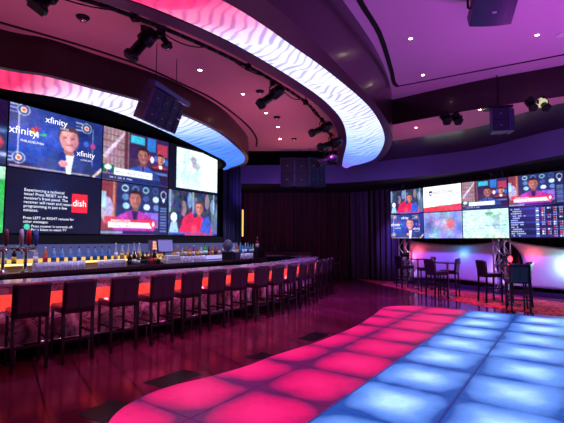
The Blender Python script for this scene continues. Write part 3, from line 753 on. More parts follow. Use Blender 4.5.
truss(3.93, .38, .34, 'silver lattice truss between the two fabric panels at the right tables', 3.78)

def sail(s0, s1, z0, z1, sagl, sagr, sagt, sagb, n, label):
    N, K = 40, 16; vs = []; fs = []
    for i in range(N+1):
        for j in range(K+1):
            u, v = i/N, j/K; q = 4*v*(1-v); p = 4*u*(1-u)
            s = s0+sagl*q+(s1-sagr*q-s0-sagl*q)*u; z = z0+sagb*p+(z1-sagt*p-z0-sagb*p)*v
            x, y = RW(s, n-.10*p*q); vs.append((x, y, z))
    for i in range(N):
        for j in range(K): fs.append((i*(K+1)+j, (i+1)*(K+1)+j, (i+1)*(K+1)+j+1, i*(K+1)+j+1))
    m = MB(); m.add(vs, fs, None, True); o = m.build('fabric_panel', M['fabric_white']); o.modifiers.new('t', 'SOLIDIFY').thickness = .01
    tag(o, label, 'fabric panel')
sail(.35, 4.05, .22, 1.66, .0, .45, .16, .10, .62, 'white stretched fabric panel behind the left tables, edges curved in')
sail(3.95, 9.2, .28, 1.66, .48, .3, .26, .0, .62, 'white stretched fabric panel at the right, washed pink and white')
struct(MB().sweep([RW(.2, .5), RW(9, .5)], [(0, 0), (0, .16), (.4, .16), (.4, 0)]).build('trim_10', mat('stage_curb', '#301c44', .4, noise=.1)))
struct(MB().sweep([RW(-.1, .16), RW(9, .16)], [(0, 0), (0, .05), (.2, .05), (.2, 0)]).build('trim_11', mat('chrome_edge', '#9a90b0', .25, .8, noise=.1)))
def par_can(loc, rz, lens, label):
    t = thing('par_light', label, 'stage light', loc, rz)
    MB().lathe([(.05, -.14), (.085, -.12), (.09, .08), (.10, .10)], 16, M=Matrix.Rotation(PI/2, 4, 'X')).build('lamp_housing', M['black_metal'], t)
    MB().lathe([(.0, .102), (.088, .102), (.085, .106), (.0, .112)], 16, M=Matrix.Rotation(PI/2, 4, 'X')).build('lens', lens, t)
    MB().tube((-.11, 0, 0), (-.11, 0, .14), .008).tube((.11, 0, 0), (.11, 0, .14), .008).tube((-.11, 0, .14), (.11, 0, .14), .008).tube((0, 0, .14), (0, .16, .14), .012).build('yoke', M['black_metal'], t)
p = RW(4.22, .12); par_can((*p, 1.1), .3, M['red_lens'], 'small round spotlight glowing red on the truss by the right table')
p = RW(.62, .12); par_can((*p, 1.12), 1.2, M['red_lens'], 'small spotlight on the left truss washing the fabric pink')

# ------------------------------------------------------------------ bar
st = [(-3.20, 5.29), (-2.78, 5.68), (-2.36, 6.2), (-1.92, 6.65), (-1.56, 7.15), (-1.20, 7.65), (-.84, 8.15), (-.42, 8.6), (-.09, 9.1), (.235, 9.6), (.52, 10.15), (.76, 10.7), (.995, 11.3), (1.22, 11.9), (1.41, 12.5), (1.59, 13.15)]
stc = resample(spline([(-6.5, 2.1), (-4.4, 4.15), (-3.27, 5.18), (-2.36, 6.15), (-1.56, 7.12), (-.84, 8.05), (-.09, 9.05), (.52, 10.1), (.995, 11.25), (1.41, 12.45), (1.62, 13.15), (1.78, 14.0)], 8), 120)
edge0 = offset(stc, .52)
tail = spline([edge0[-1], (1.2, 14.9), (.85, 15.7), (.3, 16.2), (-.5, 16.35)], 8)
barc = resample(edge0[:-2]+tail[1:], 150)
bar = thing('bar_counter', 'long curved marble bar counter with a glowing red strip under its top', 'bar counter')
def sw(path, prof, name, m, par, label=None):
    o = MB().sweep(path, prof).build(name, m, par)
    if label: o['label'] = label
    return o
sw(barc, [(0, 1.03), (0, 1.07), (.62, 1.07), (.62, 1.03)], 'countertop', M['counter'], bar)
sw(barc, [(.01, .92), (.01, 1.03), (.06, 1.03), (.06, .92)], 'marble_apron', M['marble'], bar)
sw(barc, [(.10, .70), (.06, .92), (.12, .92), (.14, .70)], 'light_panel', emat('red_backlit_panel', '#ff3832', 1.5), bar, 'red glowing panel')
sw(barc, [(.08, .20), (.08, .70), (.5, .70), (.5, .20)], 'marble_front', M['marble'], bar)
sw(barc, [(.16, .70), (.16, 1.03), (.5, 1.03), (.5, .70)], 'core', M['black'], bar)
sw(barc, [(.16, 0), (.16, .20), (.5, .20), (.5, 0)], 'toe_kick', M['black'], bar)
fr = offset(barc, -.06); fr = [(x, y, .24) for x, y in fr]
m = MB()
for a, b in zip(fr[::2], fr[2::2]): m.tube(a, b, .02, 8)
for i in range(6, 145, 8):
    x, y, z = fr[i]; nx, ny = normals(barc)[i]; m.tube((x, y, .24), (x+nx*.22, y+ny*.22, .24), .012, 6); m.tube((x, y, .24), (x, y, 0), .010, 6)
m.build('foot_rail', M['alu'], bar)
sw(barc, [(.52, .80), (.52, .84), (.95, .84), (.95, .80)], 'work_shelf', M['alu'], bar)

# ------------------------------------------------------------------ stools
def make_stool(leather, label, cat, name):
    """origin on the floor under the back; faces +y"""
    t = thing(name, label, cat)
    w = .215
    m = MB(); m.box((0, .235, .715), (.43, .44, .10), bev=.02).build('seat', leather, t)
    m = MB(); vs = []
    # slab back, slightly curved and leaning away
    N, K = 6, 6
    for side in (0, 1):
        for i in range(N+1):
            for j in range(K+1):
                u = -1+2*i/N; z = .66+.45*j/K
                y = -.005+.055*side-.05*(j/K)**1.5-.012*(1-u*u)*(1 if side else -.3)
                if j == K: z -= .012*abs(u)**4
                vs.append((u*w*(1-.03*(1-j/K)), y, z))
    nn = (N+1)*(K+1); fs = []
    for i in range(N):
        for j in range(K):
            a = i*(K+1)+j; fs.append((a, a+1, a+K+2, a+K+1)); fs.append((nn+a, nn+a+K+1, nn+a+K+2, nn+a+1))
    for i in range(N):
        a = i*(K+1); fs.append((a, a+K+1, nn+a+K+1, nn+a)); a += K; fs.append((a, nn+a, nn+a+K+1, a+K+1))
    for j in range(K):
        fs.append((j, nn+j, nn+j+1, j+1)); a = N*(K+1)+j; fs.append((a, a+1, nn+a+1, nn+a))
    m.add(vs, fs, None, True); b = m.build('backrest', leather, t)
    mm = MB(); mm.bar((0, -.022, .68), (0, -.045, .95), .004, .006); mm.bar((-w+.01, -.060, 1.035), (w-.01, -.060, 1.035), .006, .004); mm.build('seam', M['leg'], b)
    for sx in (-1, 1):
        m = MB(); m.box((sx*.19, .02, .335), (.036, .036, .67)); v = m.v
        m.v = [(x*1.0, y-(.03 if z < .1 else 0), z) for x, y, z in v]; m.build('leg', M['leg'], t)
        m = MB(); m.box((sx*.19, .425, .335), (.032, .032, .67)); m.build('leg', M['leg'], t)
    m = MB(); m.bar((-.19, .0, .30), (.19, .0, .30), .022, .03).build('stretcher', M['leg'], t)
    m = MB(); m.bar((-.19, .425, .24), (.19, .425, .24), .022, .03).build('stretcher', M['leg'], t)
    for sx in (-1, 1): MB().bar((sx*.19, .0, .38), (sx*.19, .42, .38), .02, .028).build('stretcher', M['leg'], t)
    return t
proto = make_stool(M['leather'], '', 'bar stool', 'bar_stool')
ordn = ['leftmost', 'second', 'third', 'fourth', 'fifth', 'sixth', 'seventh', 'eighth', 'ninth', 'tenth', 'eleventh', 'twelfth', 'thirteenth', 'fourteenth', 'fifteenth', 'last and farthest']
pos = spline(stc[::4], 1)
for i, (x, y) in enumerate(st):
    o = proto if i == 0 else copy_tree(proto)
    k = min(range(len(stc)), key=lambda q: math.dist(stc[q], (x, y))); nx, ny = normals(stc)[k]
    o.location = (x, y, 0.001); o.rotation_euler = (0, 0, math.atan2(ny, nx)-PI/2+random.uniform(-.06, .06))
    o['label'] = '%s dark leather bar stool%s in the row along the red lit bar' % (ordn[i], '' if i in (0, 15) else ' from the left')
    o['category'] = 'bar stool'; o['group'] = 'bar stools along the curved bar'
M['leather_blue'] = M['leather']
def hs(x, y, rz, label):
    o = copy_tree(proto); o.location = (x, y, .009); o.rotation_euler = (0, 0, rz); o['label'] = label; o['category'] = 'bar stool'; o['group'] = 'stools at the high tables'; return o
hs(4.02, 14.15, -1.35, 'dark leather stool left of the farthest high table, in front of the left truss')
hs(4.85, 13.25, 1.5, 'dark leather stool between the far and middle high tables, half hidden')
hs(4.15, 11.55, -1.25, 'dark leather stool at the left of the middle high table, violet light on it')
hs(5.08, 11.95, .95, 'dark leather stool at the right of the middle high table')
hs(5.33, 11.0, -1.5, 'dark leather stool at the left of the right high table by the truss')
hs(5.36, 9.3, -.25, 'dark leather stool with its back to us at the right high table')
hs(5.98, 10.0, .75, 'dark leather stool at the right side of the right high table')
o = hs(2.45, 17.05, 1.3, 'lone dark stool by the wine drapes at the far end of the bar'); o.location.z = .001; o['group'] = 'single stool by the drapes'

def high_table(x, y, d, label, z=.008):
    t = thing('high_table', label, 'table', (x, y, z), -.6, 'high tables on the red carpet')
    r = d/2
    MB().lathe([(r-.01, .985), (r, .992), (r, 1.012), (r-.008, 1.018)], 32).build('tabletop', mat('dark_tabletop', '#2a1c34', .2, noise=.15, coat=.5), t)
    MB().lathe([(.035, .02), (.03, .08), (.03, .95), (.09, .984)], 14).build('pedestal', M['alu'], t)
    m = MB()
    for k in range(4):
        a = PI/4+k*PI/2; m.bar((0, 0, .045), (.28*math.cos(a), .28*math.sin(a), .018), .05, .028)
    m.lathe([(.06, .0), (.06, .05), (.035, .09)], 14); m.build('cross_base', M['alu'], t)
high_table(4.62, 14.0, .66, 'round high table farthest back, next to the left truss')
high_table(4.72, 11.75, .72, 'round high table in the middle, with a bright metal base')
high_table(5.78, 10.45, .72, 'round high table at the right, half hidden by a stool')

# ------------------------------------------------------------------ back bar
bn = 7.8
bbc = [LW(s, bn) for s in (1.0, 3, 5, 7, 8.5, 9.5)]+spline([LW(10.2, bn), LW(10.75, 7.95), LW(11.05, 8.3), LW(11.1, 8.7)], 4)
bk = thing('back_bar_counter', 'long dark maroon back bar counter with lit bottle step below the screens', 'bar counter')
top = [LW(1, bn)]+bbc+[LW(11.1, 8.95), LW(1, 8.95)]
def clean(p):
    o = []
    for q in p:
        if not o or math.dist(q, o[-1]) > 1e-3: o.append(q)
    return o
top = clean(top)
MB().poly(top, 1.0, 1.07).build('countertop', M['maroon'], bk)
inn = clean([LW(1, bn+.10)]+[(x, y) for x, y in offset(clean(bbc), .10)]+[LW(10.95, 8.9), LW(1, 8.9)])
MB().poly(inn, .0, 1.0).build('cabinet', M['black'], bk)
m = MB()
for i in range(16):
    s = 1.5+.58*i; m.box((0, 0, 0), (.5, .02, .75), Matrix.Translation((*LW(s, bn+.08), .52)) @ Matrix.Rotation(AZL, 4, 'Z'))
m.build('door_panels', M['black_metal'], bk)
sw([LW(1.2, 8.42), LW(10.9, 8.42)], [(0, 1.07), (0, 1.20), (.5, 1.20), (.5, 1.07)], 'bottle_step', mat('step_acrylic', '#9a7f5a', .3, noise=.1), bk)
sw([LW(1.2, 8.405), LW(8.2, 8.405)], [(0, 1.165), (0, 1.20), (.012, 1.20), (.012, 1.165)], 'step_light', emat('warm_strip', '#ffd488', 2.6), bk, 'warm glowing strip')
sw([LW(1.2, 8.70), LW(7.6, 8.70)], [(0, 1.20), (0, 1.275), (.02, 1.275), (.02, 1.20)], 'amber_light', emat('amber_backlight', '#ffc662', 1.1), bk, 'amber glowing strip')
sw([LW(8.2, 8.405), LW(10.9, 8.405)], [(0, 1.09), (0, 1.20), (.012, 1.20), (.012, 1.09)], 'violet_light', emat('violet_strip', '#b8b0ff', 1.0), bk, 'pale violet glowing strip')
sw([LW(1.2, 8.84), LW(10.95, 8.84)], [(0, 1.20), (0, 1.56), (.06, 1.56), (.06, 1.20)], 'back_panel', emat('frosted_blue_glow', '#585c9c', .7), bk, 'frosted blue panel, its light put in as glow')  # light falling on this panel is put in as its own glow
# open glass racks under the round end
GL = mat('bottle_tint', '#88a0c0', .1, trans=.5, alpha=.8)
def bottle_proto(body, cap, style, h, r, label_col, name='bottle'):
    t = thing(name, '', 'bottle')
    P = {'round': [(r, 0), (r, h*.58), (r*.85, h*.66), (r*.36, h*.76), (r*.32, h*.92)],
         'square': [(r, 0), (r*1.02, h*.62), (r*.5, h*.68), (r*.36, h*.74), (r*.34, h*.92)],
         'squat': [(r*1.2, 0), (r*1.25, h*.45), (r*1.0, h*.58), (r*.4, h*.70), (r*.36, h*.90)],
         'slim': [(r*.8, 0), (r*.82, h*.5), (r*.6, h*.62), (r*.34, h*.8), (r*.3, h*.93)]}[style]
    MB().lathe(P, 6 if style == 'square' else 12).build('glass_body', body, t)
    MB().lathe([(r*.38, h*.92), (r*.38, h), (r*.2, h*1.005)], 8).build('cap', cap, t)
    lo, hi = (.12, .42)
    k = r*{'round': 1.03, 'square': 1.06, 'squat': 1.26, 'slim': .85}[style]
    MB().lathe([(k, h*lo), (k, h*hi)], 6 if style == 'square' else 12).build('paper_label', label_col, t)
    return t
def bm(n, c, tr=.35, em=None, es=0): return mat(n, c, .12, trans=tr, noise=.1, emit=em, es=es, coat=.3)
bmat = {'blue': bm('pale_blue_bottle_glass', '#7fb4e8', .5), 'clear': bm('clear_bottle_glass', '#dfeaf4', .6), 'amber': bm('amber_bottle_glass', '#c87820', .4), 'dark': bm('dark_bottle_glass', '#1c1018', .1), 'brown': bm('brown_bottle_glass', '#5a2410', .2), 'teal': bm('teal_bottle_glass', '#58c8b8', .5), 'orange': bm('rose_bottle_glass', '#e87a58', .4), 'green': bm('green_bottle_glass', '#20c83c', .4), 'red': bm('red_bottle_glass', '#c02838', .3)}
capm = {'d': mat('dark_cap', '#14141c', .4), 'w': mat('white_cap', '#d8d8e0', .4), 'g': mat('gold_cap', '#b08838', .3, .8), 'r': mat('red_cap', '#b02030', .4)}
lblm = {'w': mat('white_label', '#d8dce8', .6, noise=.1), 'b': mat('blue_label', '#2c64b0', .6, noise=.1), 'y': mat('yellow_label', '#d8b048', .6, noise=.1), 'r': mat('red_label', '#b8283c', .6, noise=.1), 'k': mat('black_label', '#181420', .6, noise=.1)}
cache = {}
def bottle(px, n, col, style, h, r, cap, lb, label, group, z=1.20):
    key = (col, style, h, r, cap, lb)
    if key in cache: t = copy_tree(cache[key])
    else: t = bottle_proto(bmat[col], capm[cap], style, h, r, lblm[lb]); cache[key] = t
    x, y = bb(px, n); t.location = (x, y, z); t.rotation_euler = (0, 0, random.random()*6)
    tag(t, label, 'bottle', group); return t
G1 = 'bottles on the lit step of the back bar'
bottle(5, 8.55, 'teal', 'squat', .27, .045, 'w', 'w', 'pale teal bottle at the far left of the lit step', G1)
bottle(15.5, 8.55, 'dark', 'round', .31, .040, 'd', 'y', 'dark bottle with an amber label left of the beer tap', G1)
bottle(37, 8.55, 'clear', 'round', .30, .045, 'd', 'w', 'clear bottle with dark neck just right of the beer tap', G1)
bottle(46.5, 8.55, 'orange', 'round', .31, .045, 'w', 'r', 'orange rose coloured bottle between clear bottles, left part of the shelf', G1)
for i, px in enumerate((55, 63, 71.5, 80, 89, 96, 102.8, 110)):
    bottle(px, 8.55, 'blue', 'round', .30 if i % 3 else .31, .048, 'd', 'b', '%s of the eight pale blue bottles, counted from the left' % ordn[i] if i < 7 else 'rightmost of the eight pale blue bottles', G1)
bottle(116.5, 8.55, 'clear', 'slim', .38, .055, 'w', 'w', 'tall clear bottle with a white top at the right end of the blue bottles', G1)
bottle(123, 8.55, 'clear', 'round', .32, .050, 'w', 'y', 'clear bottle second to the right of the blue bottles', G1)
bottle(129, 8.6, 'clear', 'slim', .36, .05, 'w', 'y', 'clear slim bottle behind the dark bottles, first of three', G1)
bottle(134.7, 8.6, 'clear', 'slim', .38, .05, 'w', 'w', 'clear slim bottle behind the dark bottles, second of three', G1)
bottle(139.8, 8.6, 'clear', 'slim', .38, .05, 'w', 'y', 'clear slim bottle behind the dark bottles, third of three', G1)
G2 = 'dark bottles standing in front on the back bar'
for i, (px, hh, sty, cl, lb) in enumerate([(130.5, .30, 'round', 'dark', 'k'), (135, .34, 'round', 'dark', 'w'), (138.5, .27, 'squat', 'dark', 'w'), (143.5, .31, 'round', 'dark', 'k'), (147.5, .30, 'square', 'brown', 'k'), (151.5, .33, 'square', 'brown', 'r'), (155, .36, 'round', 'dark', 'r')]):
    bottle(px, 8.05, cl, sty, hh, .05, 'd', lb, '%s dark bottle from the left in the front cluster by the pink flowers' % ['first', 'second', 'third', 'fourth', 'fifth', 'sixth', 'seventh'][i], G2, 1.07)
G3 = 'small bottles left and right of the green bottle'
sp = [(174, 'amber', 'y'), (178, 'amber', 'w'), (182.5, 'clear', 'y'), (186, 'amber', 'w'), (190, 'orange', 'y'), (194, 'red', 'w'), (198, 'amber', 'y'), (201.5, 'clear', 'w'), (209, 'brown', 'r'), (212.5, 'amber', 'y'), (216, 'red', 'k'), (219.5, 'orange', 'w'), (223, 'clear', 'r')]
for i, (px, cl, lb) in enumerate(sp):
    bottle(px, 8.55, cl, ['round', 'squat', 'slim'][i % 3], .27+.03*(i % 2), .045, 'dwgr'[i % 4], lb, '%s bottle %s the bright green bottle, %s away from it' % ({'amber': 'amber', 'clear': 'clear', 'orange': 'orange', 'red': 'red', 'brown': 'brown'}[cl], 'left of' if px < 205 else 'right of', ['eighth', 'seventh', 'sixth', 'fifth', 'fourth', 'third', 'second', 'first', 'first', 'second', 'third', 'fourth', 'fifth'][i]), G3)
bottle(205.3, 8.45, 'green', 'squat', .34, .062, 'd', 'w', 'bright green squat bottle on the lit step', G3)
G4 = 'bottles at the round right end of the back bar'
ed = [(234, 'clear', 'w'), (237.5, 'amber', 'y'), (240.5, 'blue', 'b'), (243, 'teal', 'w'), (245.5, 'blue', 'w'), (248, 'blue', 'b'), (250.5, 'teal', 'w'), (253, 'clear', 'w')]
for i, (px, cl, lb) in enumerate(ed):
    bottle(px, 8.5-.05*(i % 2), cl, ['round', 'slim'][i % 2], .32+.03*(i % 3), .055, 'wdgd'[i % 4], lb, '%s bottle, %s of eight at the round end of the back bar' % ({'clear': 'clear', 'amber': 'amber', 'blue': 'pale blue', 'teal': 'teal'}[cl], ['first', 'second', 'third', 'fourth', 'fifth', 'sixth', 'seventh', 'eighth'][i]), G4)
# drinking glasses in rows
def glass_proto():
    return tag(MB().lathe([(.028, 0), (.036, .12), (.033, .12), (.026, .008), (.0, .008)], 10).build('drinking_glass', M['tumbler']), '', 'glass')
gp = glass_proto(); first = True
def put_glass(px, n, z, lab, grp, sc=1.):
    global first
    o = gp if first else gp.copy()
    if not first: C.objects.link(o)
    first = False
    x, y = bb(px, n); o.location = (x, y, z); o.scale = (sc, sc, sc); tag(o, lab, 'glass', grp)
for i in range(17): put_glass(37.5+2.95*i, 8.0+.02*(i % 2), 1.071, 'clear tumbler in the front row of glasses right of the beer tap', 'row of tumblers right of the beer tap', 1.25)
for i in range(17): put_glass(36.0+2.95*i, 8.15, 1.071, 'clear tumbler in the rear row of glasses right of the beer tap', 'rear row of tumblers right of the beer tap', 1.25)
for i in range(12): put_glass(100+2.3*i, 8.2, 1.071, 'clear tumbler in the row under the tall clear bottle', 'row of tumblers under the clear bottles', 1.1)
for i in range(9): put_glass(181+3*i, 8.1, 1.071, 'clear tumbler in the row below the small amber bottles', 'row of tumblers below the amber bottles', 1.2)
for i in range(8): put_glass(238+2.0*i, 8.1, 1.071, 'clear tumbler at the round end of the back bar', 'tumblers at the round end', 1.3)
# glasses on the work shelf inside the main bar (light glints)
nb = normals(barc)
for i in range(26):
    k = 40+i*3+(i % 2)
    if k >= 130: break
    x, y = barc[k]; nx, ny = nb[k]; o = gp.copy(); C.objects.link(o); o.location = (x+nx*(.68+.09*(i % 3)), y+ny*(.68+.09*(i % 3)), .841); o.scale = (1.25, 1.25, 1.5)
    tag(o, 'glass on the work shelf behind the bar counter', 'glass', 'glasses on the work shelf')
# beer tap towers
def tap_tower(px, n, cols, label):
    x, y = bb(px, n); t = thing('beer_tap_tower', label, 'beer tap', (x, y, 1.07), AZL)
    MB().lathe([(.09, 0), (.09, .015), (.04, .035), (.032, .06), (.032, .36), (.05, .40)], 16).build('column', M['chrome'], t)
    MB().tube((-.16, 0, .42), (.16, 0, .42), .045, 14).build('crossbar', M['chrome'], t)
    k = len(cols)
    for i, c in enumerate(cols):
        xx = (i-(k-1)/2)*.125
        f = MB().tube((xx, -.02, .42), (xx, -.11, .40), .014).tube((xx, -.11, .41), (xx, -.115, .33), .012, r2=.008).tube((xx, -.09, .40), (xx, -.09, .48), .01).build('faucet', M['chrome'], t)
        MB().lathe([(.014, .47), (.034, .52), (.040, .66), (.030, .76), (.012, .78)], 10, (xx, -.09, 0)).build('tap_handle', c, t)['label'] = 'coloured tap handle'
tp = [mat('tap_lilac', '#b8a0c0', .4, noise=.1), mat('tap_red', '#c81830', .4, noise=.1), mat('tap_blue', '#4458b0', .4, noise=.1), mat('tap_maroon', '#6a2840', .4, noise=.1)]
tap_tower(27, 8.0, tp[:3], 'chrome beer tap tower with three coloured handles on the back bar')
tap_tower(4.5, 8.15, [tp[3]], 'beer tap tower with one dark red handle at the left picture edge')
# till screens, printer, lantern, flowers
def till(px, n, z, rz, w, h, m, label, zb=1.07):
    x, y = bb(px, n); t = thing('till_monitor', label, 'monitor', (x, y, zb), rz)
    MB().box((0, .05, .015), (.24, .22, .03), bev=.006).build('monitor_base', M['black'], t)
    MB().tube((0, .06, .02), (0, .04, z), .022).build('monitor_stand', M['black'], t)
    Mx = Matrix.Translation((0, 0, z+.05)) @ Matrix.Rotation(math.radians(-14), 4, 'X')
    MB().box((0, 0, 0), (w, .05, h), Mx, bev=.01).build('monitor_body', M['black_metal'], t)
    MB().box((0, -.028, 0), (w-.05, .004, h-.05), Mx).build('display', m, t)
till(165.5, 8.05, .38, AZL-.25, .44, .34, emat('lilac_display', '#8c84e0', .75), 'tilted till monitor with a pale violet display right of the pink flowers')
x, y = bb(228, 8.1); t = thing('till_monitor', 'grey rounded monitor seen from behind on a black stand near the round end', 'monitor', (x, y, 1.07), -.15)
MB().lathe([(.0, 0), (.17, .005), (.2, .03), (.17, .06), (0, .07)], 20, M=Matrix.Translation((0, 0, .42)) @ Matrix.Rotation(math.radians(75), 4, 'X') @ Matrix.Diagonal((.72, .9, .8, 1))).build('monitor_shell', mat('grey_shell', '#56506a', .4, noise=.1), t)
MB().box((0, 0, .12), (.30, .25, .24), bev=.02).build('monitor_base', M['black'], t)
MB().tube((0, 0, .2), (0, 0, .34), .03).build('monitor_stand', M['black'], t)
x, y = bb(235.5, 8.1); t = thing('receipt_printer', 'dark violet receipt printer beside the rounded monitor', 'printer', (x, y, 1.07), AZL)
MB().box((0, 0, .11), (.26, .24, .22), bev=.02).build('printer_body', mat('violet_grey_plastic', '#3a3058', .4, noise=.1), t); MB().box((0, -.05, .222), (.16, .05, .008)).build('paper_slot', M['white'], t)
x, y = bb(172, 8.0); t = thing('receipt_printer', 'white boxy printer under the violet till monitor', 'printer', (x, y, 1.07), AZL)
MB().box((0, 0, .05), (.50, .30, .10), bev=.01).build('printer_base', M['white'], t); MB().box((0, .02, .15), (.42, .24, .10), bev=.015).build('printer_body', M['white'], t); MB().box((0, -.13, .10), (.40, .04, .012)).build('paper_slot', M['black'], t)
x, y = bb(154.5, 8.35); t = thing('lantern', 'small lantern of glowing orange and white squares behind the dark bottles', 'lantern', (x, y, 1.20), AZL)
m = MB(); 
for i in range(3):
    for j in range(3): m.box((-.075+.075*i, -.082, .24+.075*j), (.055, .012, .055))
m.build('lit_pane', emat('lantern_pane', '#ffb090', 1.4), t)
MB().box((0, 0, .32), (.24, .15, .26)).build('lantern_body', mat('lantern_frame', '#6a5a80', .4), t); MB().tube((0, 0, 0), (0, 0, .2), .03).lathe([(.08, 0), (.08, .02), (.02, .03)], 12).build('lantern_stand', M['black'], t)
x, y = bb(159, 7.98); t = thing('flower_arrangement', 'bright pink flowers in a dark vase before the till monitor', 'flowers', (x, y, 1.07), 0)
MB().lathe([(.04, 0), (.055, .05), (.035, .10), (.04, .12)], 12).build('vase', M['black'], t)
m = MB(); pet = MB()
for k in range(16):
    a = random.random()*6.28; r = random.uniform(.02, .11); z = random.uniform(.12, .34)
    m.tube((0, 0, .1), (r*math.cos(a), r*math.sin(a), z), .004, 5)
    for q in range(6):
        b = q*PI/3; c_ = Vector((r*math.cos(a), r*math.sin(a), z)); d = Vector((math.cos(b), math.sin(b), .35)).normalized()*.045; s_ = d.cross(Vector((0, 0, 1))).normalized()*.014
        pet.add([c_, c_+d*.5+s_, c_+d, c_+d*.5-s_], [(0, 1, 2, 3)])
m.build('stems', mat('stem_green', '#1c4020', .6), t); pet.build('petals', mat('pink_petals', '#f02a80', .5, noise=.1), t, recalc=False)
x, y = bb(257.5, 8.4); t = thing('display_box', 'black box at the right tip of the back bar', 'box', (x, y, 1.07), AZL)
MB().box((0, 0, .14), (.40, .3, .28), bev=.01).build('box_body', M['black'], t); MB().box((0, -.152, .14), (.3, .008, .2)).build('box_front', M['black_metal'], t)
b_ = bottle(257.3, 8.4, 'red', 'round', .40, .065, 'w', 'w', 'tall red and white bottle standing on the black box', 'bottle on the box', 1.355)
o = bottle(263, 8.0, 'dark', 'slim', .30, .05, 'd', 'k', 'small dark bottle behind the bar counter near its far end', 'single bottle near the far end', 1.07); o.location = (-.25, 13.9, 1.07)
# service stand behind the far end of the bar
t = thing('service_stand', 'low dark stand with a slanted till behind the far end of the bar', 'stand', (.05, 15.4, 0), .2)
MB().box((0, 0, .52), (.9, .35, 1.04), bev=.02).build('stand_body', M['black'], t)
MB().box((0, 0, 1.12), (.7, .26, .05), Matrix.Translation((0, 0, 0)) @ Matrix.Rotation(.12, 4, 'Y'), bev=.01).build('till_top', M['black_metal'], t)
bpy.data.objects[o.name].location = (-.28, 15.4, 1.09+.05)

# ------------------------------------------------------------------ ceiling fittings
def downlight(x, y, z, label, s=1., grp='recessed downlights'):
    t = thing('downlight', label, 'ceiling light', (x, y, z), 0, grp)
    MB().lathe([(.040*s, -.004), (.068*s, -.008), (.072*s, -.001), (.072*s, 0)], 20).build('trim_ring', M['white'], t)
    MB().lathe([(.0, -.005), (.040*s, -.005), (.040*s, -.003), (0, -.003)], 18).build('lamp', M['dn'], t)
    l = bpy.data.lights.new('downlight_beam', 'SPOT'); l.energy = 22; l.color = (1, .72, .55); l.spot_size = 1.0; l.spot_blend = .7; l.shadow_soft_size = .04
    o = bpy.data.objects.new('downlight_beam', l); C.objects.link(o); o.parent = t; o.location = (0, 0, -.03)
def ceil_pt(px, py, z):                        # where a fitting on a ceiling of height z sits in the room
    T = math.radians(4); u = (px-282)/FOC; v = (211.5-py)/FOC
    r = (u, math.cos(T)-v*math.sin(T), math.sin(T)+v*math.cos(T)); k = (z-H)/r[2]; return r[0]*k, r[1]*k
for px, py, lab in ((200, 70, 'downlight in the bar ceiling nearest to us'), (243, 94, 'downlight in the bar ceiling, second from near'), (266, 113, 'downlight in the bar ceiling, third from near'), (278, 127, 'downlight in the bar ceiling, second from far end'), (280, 139, 'downlight in the bar ceiling at its far end')):
    downlight(*ceil_pt(px, py, BC), BC, lab, .8, 'downlights in the bar ceiling')
for px, py, lab in ((410.5, 38.5, 'downlight in the high ceiling left of the hanging speaker'), (423, 75, 'downlight in the high ceiling near the fascia corner'), (537, 35, 'downlight in the high ceiling right of the hanging speaker')):
    downlight(*ceil_pt(px, py, HC), HC, lab, .8, 'downlights in the high ceiling')
for px, py, lab in ((416, 127.5, 'downlight in the low far ceiling at its left tip'), (480, 109.5, 'downlight in the low far ceiling left of the blue speakers')):
    downlight(*ceil_pt(px, py, 4.68), 4.68, lab, .7, 'downlights in the low far ceiling')
x, y = ceil_pt(561, 34.5, HC); o = MB().lathe([(.0, -.03), (.07, -.028), (.09, -.01), (.09, 0)], 20).build('smoke_detector', M['white'], None, (x, y, HC)); tag(o, 'pale round detector on the high ceiling at the right edge', 'detector')
for i, (px, py, lab) in enumerate(((83, 17, 'dark dome sprinkler on the bar ceiling nearest to us'), (167, 46, 'dark dome sprinkler on the bar ceiling, second from near'), (260, 91, 'dark dome sprinkler beside the slim spotlight'), (277, 117, 'dark dome sprinkler, second from the far end'), (294, 138.5, 'dark dome sprinkler at the far end of the bar ceiling'))):
    x, y = ceil_pt(px, py, BC); t = thing('ceiling_dome', lab, 'ceiling dome', (x, y, BC), 0, 'dome fittings on the bar ceiling')
    MB().lathe([(.085, 0), (.08, -.015), (.06, -.03)], 20).build('dome_plate', M['black_metal'], t); MB().lathe([(.0, -.07), (.03, -.062), (.045, -.03)], 16).build('dome_lens', M['chrome'], t)

# lighting rail along the inner edge of the big ring
rail = [(x, y, BC-.16) for x, y in resample(spline([(-4.2, 3.5), (-3.1, 3.95), (-2.21, 4.42), (-1.80, 4.75), (-1.33, 5.22), (-.78, 5.86), (-.12, 6.8), (.62, 8.2), (1.22, 10.3), (1.52, 12.08), (1.66, 13.6)], 8), 60)]
t = thing('lighting_rail', 'black curved lighting pipe hung along the big ceiling ring', 'lighting rail', (0, 0, 0))
m = MB()
for a, b in zip(rail, rail[1:]): m.tube(a, b, .028, 8)
m.build('pipe', M['black_metal'], t)
for i in range(4, 60, 9): MB().tube((rail[i][0], rail[i][1], BC), rail[i], .012, 6).box((rail[i][0], rail[i][1], rail[i][2]), (.09, .09, .08)).build('hanger', M['black_metal'], t)
for i in range(2, 56, 6):
    m = MB(); p, q = Vector(rail[i]), Vector(rail[i+4]); mid = (p+q)/2-Vector((0, 0, .10+.05*(i % 4)))
    pr = p
    for k in range(1, 7):
        u = k/6; c_ = p*(1-u)**2+mid*2*u*(1-u)+q*u*u; m.tube(pr, c_, .009, 5); pr = c_
    m.build('cable', M['black'], t)
